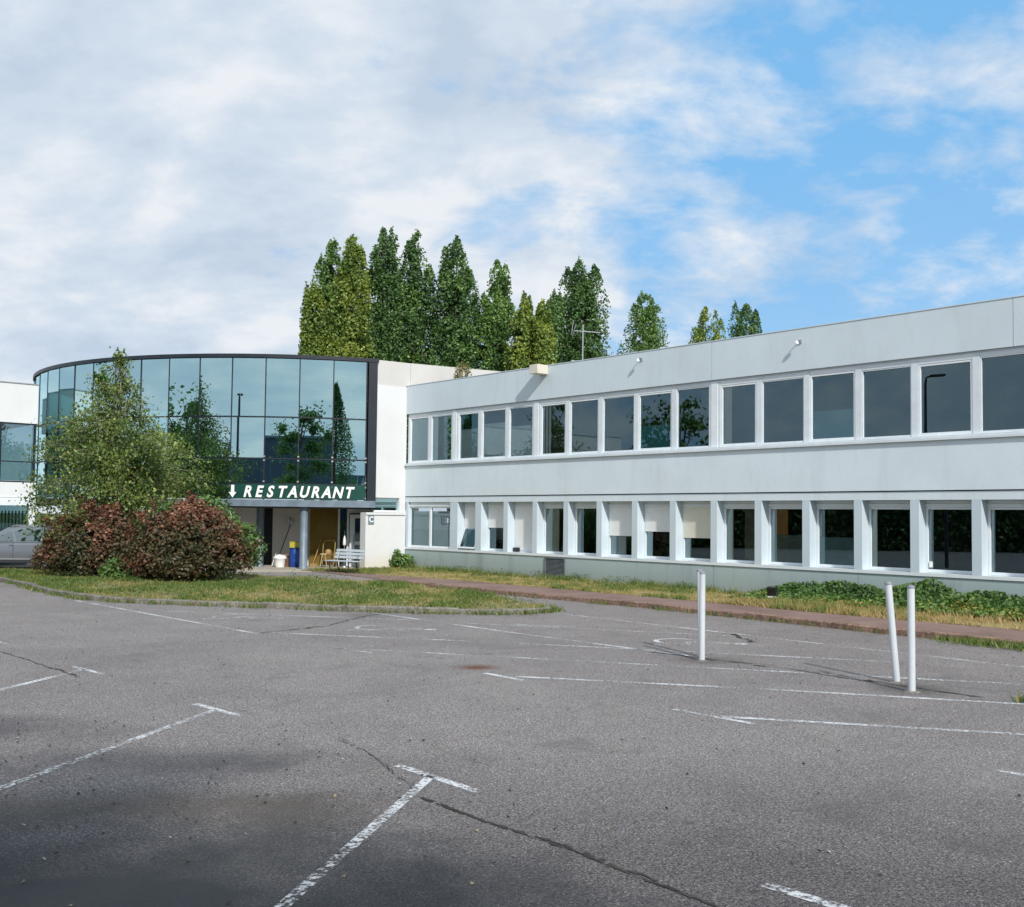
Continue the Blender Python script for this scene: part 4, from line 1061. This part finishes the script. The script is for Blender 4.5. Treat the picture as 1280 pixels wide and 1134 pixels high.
pop = [  # px, top px, width px, depth, material, label
    (387, 358, 32, 74, 'poplar_olive', 'shortest olive poplar at the left end of the row behind the glass front'),
    (408, 304, 40, 76, 'poplar', 'green poplar with a pointed top, second from the left of the row'),
    (435, 297, 48, 74, 'poplar_olive', 'tall yellowing poplar over the right end of the glass front'),
    (474, 287, 50, 76, 'poplar_dark', 'tallest dark green poplar, above the white flank wall'),
    (517, 291, 50, 77, 'poplar_dark', 'tall dark poplar right of the tallest one'),
    (567, 299, 50, 76, 'poplar_dark', 'dense green poplar with a split crown above the corner weeds'),
    (618, 328, 50, 76, 'poplar', 'green poplar standing clear right of the dense group'),
    (653, 369, 32, 73, 'poplar_olive', 'slim pale poplar left of the yellow one'),
    (676, 379, 30, 72.5, 'poplar_olive', 'slim yellow poplar left of the tree behind the aerial'),
    (691, 366, 26, 90, 'poplar_dark', 'narrow dark poplar squeezed behind the yellow one'),
    (722, 327, 58, 78, 'poplar_dark', 'broad dark poplar behind the roof aerial'),
    (806, 371, 54, 95, 'poplar', 'lone pointed poplar above the middle of the office roof'),
]
for i, (u, v, wpx, Y, mk, lab) in enumerate(pop):
    hz = 645.5+(u-640)*.0113
    h = CAM_H+(hz-v)/1280*Y*1.015
    poplar(at_depth(u, Y), Y, h, wpx*1.27/1280*Y, M[mk], lab, 30+i, n=int(15000+wpx*520), gap=-.32 if 'dark' in mk else -.30)
poplar(at_depth(882, 100), 100, 22.9, 50/1280*100*1.8, M['poplar_olive'], 'thin ragged poplar with sky showing through, left of the round topped tree', 61, 30000, gap=-.22, zlo=.55)
poplar(at_depth(933, 100), 100, 23.3, 52/1280*100*1.85, M['poplar_dark'], 'dark round topped tree at the right end of the row over the office roof', 62, 32000, zlo=.5)
poplar(at_depth(775, 110), 110, 21.2, 14/1280*110, M['poplar_dark'], 'tiny dark treetop peeping over the roof left of the lone poplar', 63, 2500)
o = poplar(at_depth(761, 105), 105, 20.4, 12/1280*105, M['dry_weed'], 'thin nearly bare treetop just right of the tree behind the aerial', 64, 700, gap=.05)

def birch(x, y):
    rng = np.random.default_rng(5); rnd = random.Random(5)
    o = empty('birch_tree', (x, y, .1), 0, 'many stemmed birch with thinning olive leaves in front of the round glass building', 'tree')
    zs = [0, .6, 1.5, 2.6, 3.6, 4.4, 4.9, 5.6, 6.3, 6.9, 7.4, 7.65]; rs = [.7, 2.0, 2.65, 2.95, 3.0, 2.75, 2.2, 1.5, 1.0, .62, .28, .06]
    env = lambda z: np.interp(z, zs, rs)
    stems = []; tb = MB(); P = []; 
    for k in range(8):
        a = 2*pi*k/8+rnd.uniform(-.3, .3); hh = 7.5 if k == 0 else rnd.uniform(4.2, 6.6); lean = .05 if k == 0 else rnd.uniform(.5, 1.5)
        pts = []
        for q in range(9):
            t = q/8; z = hh*t; r = lean*t**1.2*(1-.25*t)
            pts.append(Vector((r*cos(a)+.05*sin(q*1.3+k), r*sin(a)+.05*cos(q+k*2), z)))
        stems.append(pts); tb.tube(pts, [.055*(1-q/9.5)+.008 for q in range(9)], 7)
    tw = MB()
    for i in range(360):
        st = stems[0] if rnd.random() < .35 else rnd.choice(stems)
        t = rnd.uniform(.1, .99); f = t*8; j = min(7, int(f)); p = st[j].lerp(st[j+1], f-j)
        a = rnd.uniform(0, 2*pi); d = Vector((cos(a), sin(a), 0))
        tz = p.z+rnd.uniform(-.1, 1.0); L = env(min(7.55, tz))*rnd.uniform(.55, 1.12); e = d*L; e.z = min(7.6, tz)
        if e.z < .5: e.z = rnd.uniform(.4, .9)
        if rnd.random() < .2: e = p.lerp(e, rnd.uniform(1.08, 1.28))
        mid = p.lerp(e, .5)+Vector((0, 0, rnd.uniform(.05, .4))); e2 = e+Vector((0, 0, -rnd.uniform(.05, .35)))
        pts = [p, p.lerp(mid, .6)+Vector((0, 0, .03)), mid, mid.lerp(e2, .6)+Vector((0, 0, .06)), e2]
        ln = (e2-p).length
        tw.tube(pts, [.012, .01, .008, .006, .003], 4, caps=False)
        n = int(26+44*ln)
        tt = rng.uniform(.18, 1.02, n)
        A = np.array([pts[min(3, int(q*3.999))].lerp(pts[min(3, int(q*3.999))+1], min(1.1, q*4-min(3, int(q*3.999)))) for q in tt])
        A += rng.normal(0, .085+.075*min(1, ln/2), A.shape)
        if e2.z > 5.2:
            A = A[rng.uniform(0, 1, len(A)) < .55]
        P.append(A)
    C = np.concatenate(P); C = C[(C[:, 2] > .25) & (nz(C, 1.5, 9.9) > -.40)]
    tb.build('trunk', M['birch_bark'], o); tw.build('branches', M['birch_bark'], o)
    tint = .50+.5*nz(C, .9, 4.2)+rng.normal(0, .24, len(C))
    leaf_cloud('crown', C, .115, .075, tint, M['birch'], o, .1, rng, np.column_stack([C[:, 0], C[:, 1]-.6, np.full(len(C), .3)])*.16, .5)
    print('birch leaves', len(C)); return o
birch(-13.8, 35.7)

def shrub(name, x, y, z, lumps, n, L, W, mat, label, seed, cat='shrub', base=.3, spread=.3, redtop=True, twigs=40, gap=-.45, shoots=0):
    rng = np.random.default_rng(seed); rnd = random.Random(seed)
    o = empty(name, (x, y, z), 0, label, cat)
    tot = sum(a*b*c for _, _, _, a, b, c in lumps); P = []; O = []; D = []
    for cx, cy, cz, a, b, c in lumps:
        m = int(n*(a*b*c)/tot)
        d = rng.normal(size=(m, 3)); d /= np.linalg.norm(d, axis=1)[:, None]; d[:, 2] = np.where(d[:, 2] < -.75, -d[:, 2], d[:, 2])
        bump = 1+.16*nz(d*1.0+np.array([cx, cy, cz]), 2.6, seed)+.10*nz(d+np.array([cx, cy, cz]), 6.5, seed+9)
        r = rng.uniform(.35, 1.04, m)**.55*bump
        C = np.stack([cx+a*d[:, 0]*r, cy+b*d[:, 1]*r, cz+c*d[:, 2]*r], 1)
        P.append(C); O.append(d); D.append(r)
    C = np.concatenate(P); O = np.concatenate(O); r = np.concatenate(D)
    k = (C[:, 2] > .02) & (nz(C, 2.4, seed*2.3) > gap); C = C[k]; O = O[k]; r = r[k]
    zt = C[:, 2]/C[:, 2].max()
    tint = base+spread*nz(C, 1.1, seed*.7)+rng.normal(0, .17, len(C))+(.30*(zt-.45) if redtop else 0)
    tb = MB()
    for k in range(twigs):
        cx, cy, cz, a, b, c = rnd.choice(lumps); t = rnd.uniform(0, 2*pi); e = Vector((cx+a*.8*cos(t), cy+b*.8*sin(t), cz+c*rnd.uniform(.2, 1.02)))
        s0 = Vector((cx*.5, cy*.5, 0)); tb.tube([s0, s0.lerp(e, .5)+Vector((0, 0, .1)), e], [.02, .012, .004], 5, caps=False)
    XC, XO, XT = [], [], []
    for k in range(shoots):                               # leafy shoots standing out of the outline
        cx, cy, cz, a, b, c = rnd.choice(lumps[:6]); t = rnd.uniform(0, 2*pi); el = rnd.uniform(.15, 1.3)
        d = Vector((cos(t)*cos(el), sin(t)*cos(el), sin(el))); p0 = Vector((cx+a*d.x*.8, cy+b*d.y*.8, cz+c*d.z*.8)); ln = rnd.uniform(.25, .62)
        p1 = p0+(d+Vector((0, 0, .6))).normalized()*ln; tb.tube([p0, p1], [.008, .003], 4, caps=False)
        m = int(26*ln/.4); q = rng.uniform(.2, 1, (m, 1)); XC.append(np.array(p0)*(1-q)+np.array(p1)*q+rng.normal(0, .045, (m, 3))); XO.append(np.tile(np.array(d), (m, 1))); XT.append(rng.normal(rnd.choice([.55, .7, .8]), .12, m))
    if shoots:
        C = np.concatenate([C]+XC); O = np.concatenate([O]+XO); tint = np.concatenate([tint]+XT)
    tb.build('stems', M['bark'], o)
    leaf_cloud('foliage', C, L, W, tint, mat, o, .2, rng, O*1.2)
    return o
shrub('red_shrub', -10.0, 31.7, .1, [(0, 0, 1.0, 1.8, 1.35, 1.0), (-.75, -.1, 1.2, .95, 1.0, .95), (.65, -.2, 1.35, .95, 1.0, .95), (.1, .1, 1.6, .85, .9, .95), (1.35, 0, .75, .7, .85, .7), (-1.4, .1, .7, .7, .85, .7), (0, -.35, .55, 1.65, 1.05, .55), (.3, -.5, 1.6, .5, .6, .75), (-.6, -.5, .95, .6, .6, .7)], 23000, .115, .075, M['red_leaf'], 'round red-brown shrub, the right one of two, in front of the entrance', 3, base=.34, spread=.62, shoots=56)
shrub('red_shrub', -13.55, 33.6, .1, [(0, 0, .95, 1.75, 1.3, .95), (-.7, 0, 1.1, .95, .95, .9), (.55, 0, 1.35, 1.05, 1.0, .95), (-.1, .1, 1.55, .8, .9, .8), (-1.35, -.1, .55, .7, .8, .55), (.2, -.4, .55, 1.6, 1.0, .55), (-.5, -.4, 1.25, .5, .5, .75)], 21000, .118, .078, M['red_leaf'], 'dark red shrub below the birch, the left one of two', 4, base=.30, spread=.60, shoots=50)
shrub('green_shrub', -10.7, 33.6, .1, [(0, 0, 1.2, 1.5, 1.0, 1.25), (-.9, 0, 1.1, .9, .9, 1.1), (1.9, -.9, 1.0, .95, .9, .85), (.8, 0, 1.6, 1.0, .9, 1.0)], 15000, .12, .085, M['green_leaf'], 'green shrub growing between the birch and the red shrubs', 6, base=.42, spread=.35, redtop=False)
shrub('green_shrub', -12.05, 31.9, .1, [(0, 0, .25, .75, .5, .42), (.5, .1, .3, .5, .5, .4)], 2600, .12, .08, M['green_leaf'], 'low bright green weed at the foot of the two red shrubs', 8, cat='weed', base=.55, spread=.3, redtop=False, twigs=8)
shrub('wall_weed', fac(.35, .35)[0], fac(.35, .35)[1], .12, [(0, 0, .25, .5, .35, .32), (-.2, 0, .35, .2, .2, .4)], 900, .11, .07, M['green_leaf'], 'small green weed at the corner where the white wall meets the grey plinth', 9, cat='weed', base=.5, redtop=False, twigs=8)
shrub('roof_weed', -2.05, 41.4, 7.2, [(0, 0, .6, .38, .3, .62), (.1, 0, .3, .5, .35, .35)], 1500, .13, .045, M['dry_weed'], 'dry yellow weed growing on the roof at the foot of the concrete parapet', 10, cat='weed', base=.5, redtop=False, twigs=14)

# brambles along the plinth at the right
def brambles():
    rng = np.random.default_rng(17); n = 26000
    s = rng.uniform(16.9, 31, n); off = rng.uniform(.08, 1.9, n)
    hmax = np.interp(s, [16.9, 17.6, 19, 20.5, 21.2, 22, 24, 31], [.10, .36, .46, .38, .68, .46, .40, .42])*np.interp(off, [0, .4, 1.2, 1.9], [1, 1, .62, .22])
    hmax = hmax*(1+.45*np.array([noise.noise((a*1.6, b*1.6, 3)) for a, b in zip(s, off)]))
    z = hmax*rng.uniform(.15, 1, n)**.5
    P = np.array([fac(a, b) for a, b in zip(s, off)]); C = np.column_stack([P, z+.12])
    tint = .42+.4*nz(C, 1.2, 2.2)+rng.normal(0, .16, n)+.22*(off > 1.3)
    tag(leaf_cloud('brambles', C, .095, .075, tint, M['bramble'], None, .5, rng), 'green bramble cover along the foot of the grey plinth at the right', 'brambles', kind='stuff')
brambles()

def blades(name, pts, hts, tint, mat, wid=.012, rng=RNG):
    n = len(pts); a = rng.uniform(0, 2*pi, n); lean = rng.normal(0, .45, (n, 2))
    w = wid*rng.uniform(.6, 1.5, n)
    dx = np.stack([np.cos(a)*w, np.sin(a)*w, np.zeros(n)], 1)
    tip = pts + np.stack([lean[:, 0]*hts, lean[:, 1]*hts, hts], 1)
    V = np.stack([pts-dx, pts+dx, tip], 1).reshape(-1, 3)
    return raw_quads(name, V, n, tint, mat, None, 3)

def in_poly(P, poly):
    x, y = P[:, 0], P[:, 1]; ins = np.zeros(len(P), bool); j = len(poly)-1
    for i in range(len(poly)):
        xi, yi = poly[i]; xj, yj = poly[j]
        c = ((yi > y) != (yj > y)) & (x < (xj-xi)*(y-yi)/(yj-yi+1e-12)+xi); ins ^= c; j = i
    return ins

def island_grass():
    rng = np.random.default_rng(23)
    P = rng.uniform([-23, 22.8], [1.2, 37.2], (330000, 2)); poly = inset(ISL, .12); P = P[in_poly(P, poly)]
    p3 = np.column_stack([P, np.full(len(P), .10)])
    c = nz(p3, .55, 1.0); f = nz(p3, 2.2, 7.0)
    keep = rng.uniform(0, 1, len(P)) < np.clip(.45+c*.9+f*.9, .03, 1); p3 = p3[keep]; c = c[keep]; f = f[keep]
    n = min(len(p3), 95000); p3 = p3[:n]; c = c[:n]; f = f[:n]
    h = np.clip(.05+.08*c+.09*f, .02, .22)*rng.uniform(.4, 1.6, n)
    edge = np.zeros(n)
    tint = .64-.75*c-.50*f+rng.normal(0, .20, n)
    tag(blades('grass', p3, h, tint, M['grass'], .013, rng), 'patchy green and straw coloured grass on the kerbed island', 'grass', kind='stuff')
island_grass()

def verge_grass():
    rng = np.random.default_rng(29); n = 70000
    s = rng.uniform(-.5, 27, n); lim = np.interp(s, [-.5, 1, 4, 8, 12, 16, 19, 22, 26, 27], [4.2, 3.9, 3.3, 3.0, 3.05, 3.1, 3.3, 3.4, 3.35, 3.4])
    off = lim*rng.uniform(.0, 1.03, n)
    P = np.array([fac(a, b) for a, b in zip(s, off)]); p3 = np.column_stack([P, np.full(n, .115)])
    c = nz(p3, .6, 5.0); f = nz(p3, 2.4, 2.0)
    keep = rng.uniform(0, 1, n) < np.clip(.6+c*.8+f*.5, .12, 1); p3 = p3[keep]; c = c[keep]; f = f[keep]; s = s[keep]; off = off[keep]; m = len(s)
    h = np.clip(.055+.06*c+.08*f+.09*(off < .5)+.05*(s > 17), .02, .35)*rng.uniform(.5, 1.5, m)
    tint = .70-.45*c-.45*f+.22*((s > 17.5) & (off > 1.2))+rng.normal(0, .16, m)-.28*(off < .6)
    tag(blades('grass', p3, h, tint, M['grass'], .013, rng), 'dry yellow grass on the verge along the office plinth', 'grass', kind='stuff')
verge_grass()

def leafy_weeds():
    rng = np.random.default_rng(41)
    P = rng.uniform([-22, 23.2], [.9, 37], (60000, 2)); P = P[in_poly(P, inset(ISL, .2))]
    p3 = np.column_stack([P, np.zeros(len(P))]); k = nz(p3, .8, 3.3)+.6*nz(p3, 2.6, 8.1) > .16; p3 = p3[k]
    g = nz(p3, 2.6, 8.1); p3[:, 2] = .11+rng.uniform(0, 1, len(p3))*np.clip(.10+.25*g, .03, .3)
    q = np.column_stack([rng.uniform(-.2, 17, 16000), rng.uniform(.03, 2.4, 16000)**1.3]); w = np.array([fac(a, b) for a, b in q]); w3 = np.column_stack([w, np.zeros(len(w))])
    k = nz(w3, .9, 6.3)+.5*nz(w3, 3.0, 2.1)-.16*q[:, 1] > .05; w3 = w3[k]; w3[:, 2] = .12+rng.uniform(0, .26, len(w3))*np.clip(1.2-q[k][:, 1], .3, 1)
    C = np.concatenate([p3, w3])
    tag(leaf_cloud('weeds', C, .055, .035, .45+.35*nz(C, 1.5, 4)+rng.normal(0, .2, len(C)), M['weed_leaf'], None, .8, rng), 'patches of small leafy weeds in the rough grass of island and verge', 'weeds', kind='stuff')
leafy_weeds()

def kerb_weeds():
    rng = np.random.default_rng(31); P = []
    runs = [(fr, .0, 190), (red_near, -.02, 60)]
    for pts, o, k in runs:
        for i in range(k):
            j = rng.integers(0, len(pts)-1); p = pts[j].lerp(pts[j+1], rng.uniform()); m = rng.integers(6, 34)
            q = rng.normal(0, .11, (m, 2))+np.array([p.x, p.y]); P.append(np.column_stack([q, np.full(m, .01)]))
    for i in range(90):
        t = rng.uniform(); c = np.array([8.0, 18.9])*(1-t)+np.array([11.0, 15.4])*t
        m = 45; P.append(np.column_stack([rng.normal(0, .20, (m, 2))+c, np.full(m, .02)]))
    for c in ((6.35, 12.65), (-1.2, 23.2), (1.05, 24.1)):
        P.append(np.column_stack([rng.normal(0, .08, (60, 2))+np.array(c), np.full(60, .0)]))
    P = np.concatenate(P); n = len(P)
    tag(blades('weeds', P, rng.uniform(.03, .15, n), .25+rng.normal(0, .25, n), M['grass'], .012, rng), 'green weeds sprouting along the kerb stones', 'weeds', kind='stuff')
kerb_weeds()
def litter():
    rng = np.random.default_rng(37); n = 900
    P = np.column_stack([rng.uniform(-9, 9, n), rng.uniform(5, 24, n)]); P[:300] = np.array([-4, 8.5])+rng.normal(0, 1, (300, 2))*[2.2, 1.6]
    k = P[:, 1] > 4.5; C = np.column_stack([P[k], np.full(k.sum(), .012)])
    tag(leaf_cloud('fallen_leaves', C, .035, .025, rng.uniform(0, 1, len(C)), leaf_mat('leaf_litter', [(0, (.02, .018, .015)), (.7, (.06, .045, .03)), (.92, (.30, .24, .15)), (1, (.5, .48, .42))], .1), None, 1.5, rng), 'scattered fallen leaves and grit on the asphalt', 'leaves', kind='stuff')
litter()

# ------------------------------------------------------------------ what stands behind the camera and shows in the panes
def broadleaf(x, y, h, r, mat, label, seed, n=9000, zc=.62, gap=-.2, size=.26, name='broadleaf_tree'):
    rng = np.random.default_rng(seed); rnd = random.Random(seed)
    o = empty(name, (x, y, 0), 0, label, 'tree'); tb = MB()
    tb.tube([(0, 0, -.1), (.1, 0, h*.25), (0, .1, h*.5), (0, 0, h*.85)], [h*.022, h*.017, h*.012, .03], 8)
    P = []
    for k in range(26):
        a = rnd.uniform(0, 2*pi); z = h*rnd.uniform(zc-.28, .97); rr = r*sqrt(max(.03, 1-((z/h-zc)/.42)**2))*rnd.uniform(.35, .95)
        e = Vector((rr*cos(a), rr*sin(a), z)); tb.tube([(0, 0, z*.6), Vector((0, 0, z*.6)).lerp(e, .5)+Vector((0, 0, .3)), e], [.06, .035, .012], 5)
        m = n//26; d = rng.normal(size=(m, 3)); P.append(np.array(e)+d*np.array([.34, .34, .26])*r*.62*rng.uniform(.3, 1, (m, 1)))
    C = np.concatenate(P); C = C[nz(C, .9, seed) > gap]
    tb.build('trunk', M['bark'], o); leaf_cloud('crown', C, size, size*.7, .5+.35*nz(C, .6, seed)+rng.normal(0, .15, len(C)), mat, o, .2, rng); return o
broadleaf(-20.5, 29.0, 8.4, 2.7, M['poplar'], 'leafy tree left of the view, mirrored in the upper office windows', 71, 6000)
broadleaf(.9, -6.8, 11.0, 2.9, M['poplar_dark'], 'leafy tree behind the viewer that shades the near asphalt', 72, 9000, .72, -.15)
broadleaf(-8, -9, 10.2, 2.3, M['poplar'], 'leafy tree behind the viewer, mirrored in the middle of the glass front', 73, 8000)
broadleaf(-37, 37.5, 11.8, 2.6, M['poplar'], 'leafy tree far left, mirrored in the left panes of the glass front', 74, 6000)
def hedge():
    rng = np.random.default_rng(77); n = 30000
    o = empty('tall_hedge', (-46, 0, 0), 0, 'tall dark hedge along the left of the car park, mirrored in the lower office windows', 'hedge')
    y = rng.uniform(-45, 33, n); top = 5.2+.9*np.array([noise.noise((a*.35, 1, 0)) for a in y])
    C = np.column_stack([rng.uniform(-.9, .9, n), y, top*rng.uniform(.02, 1, n)])
    leaf_cloud('foliage', C, .42, .3, .3+rng.normal(0, .2, n), M['poplar_dark'], o, .2, rng)
    mb = MB()
    for k in range(26): mb.tube([(0, -44+k*3, -.1), (.1, -44+k*3, 2), (0, -43.8+k*3, 4.5)], [.09, .07, .02], 6)
    mb.build('stems', M['bark'], o)
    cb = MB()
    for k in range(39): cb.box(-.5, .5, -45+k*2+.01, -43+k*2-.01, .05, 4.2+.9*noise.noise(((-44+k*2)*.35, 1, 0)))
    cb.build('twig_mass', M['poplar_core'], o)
hedge()
def conifer(x, y, h, r, label, seed):
    rng = np.random.default_rng(seed); o = empty('conifer_tree', (x, y, 0), 0, label, 'tree')
    MB().tube([(0, 0, -.1), (0, 0, h*.97)], [h*.02, .02], 8).build('trunk', M['bark'], o)
    n = 9000; t = rng.uniform(.1, 1, n)**.8; a = np.round(rng.uniform(0, 2*pi, n)*1.6)/1.6+np.round(t*14)*.7+rng.normal(0, .14, n)
    rad = r*(1-t)**.85*rng.uniform(.2, 1.05, n)+.1
    C = np.column_stack([rad*np.cos(a), rad*np.sin(a), h*t-rad*.25+rng.normal(0, .1, n)])
    leaf_cloud('crown', C, .34, .14, .4+rng.normal(0, .2, n), M['poplar_dark'], o, .2, rng); return o
conifer(24.5, -30, 17, 4.2, 'dark conifer behind the viewer, mirrored in the right-hand panes', 81)
wh = empty('warehouse', (0, -52, 0), 0, 'long low industrial building behind the viewer, mirrored across the glass front', 'building')
MB().box(-62, -14, -14, 0, 0, 8.5).box(-13.9, 24, -14, 2, 0, 11.0).box(24.1, 60, -12, -2, 0, 9).build('wall', plain('warehouse_cladding', (.07, .10, .13), .6, 0, .3, .15, .3), wh)
MB().box(-62.3, -14, -14.3, .3, 8.51, 8.8).box(-14.0, 24.2, -14.3, 2.3, 11.01, 11.3).build('roof', M['steel_grey'], wh)
mb = MB()
for k in range(12): mb.box(-12+k*3, -10.3+k*3, 2.02, 2.08, 3.2, 5.2)
mb.build('window', M['wing_glass'], wh)
def lamp_post(x, y, h, rz, label):
    o = empty('street_lamp', (x, y, 0), rz, label, 'street lamp', 'street lamps mirrored in the windows')
    MB().tube([(0, 0, 0), (0, 0, h-.4), (.05, 0, h-.08), (.3, 0, h)], [.09, .06, .05, .045], 12).build('post', M['steel_dark'], o)
    MB().obox((.62, 0, h+.03), (.36, 0, .03), (0, .15, 0), (-.005, 0, .06)).build('lamp_head', M['steel_dark'], o, .03)
lamp_post(-25.0, 26.9, 10.0, radians(120), 'street lamp left of the view, mirrored in the glass front')
lamp_post(-15.9, 16.8, 9.4, radians(-100), 'street lamp left of the car park, mirrored in an upper office window')
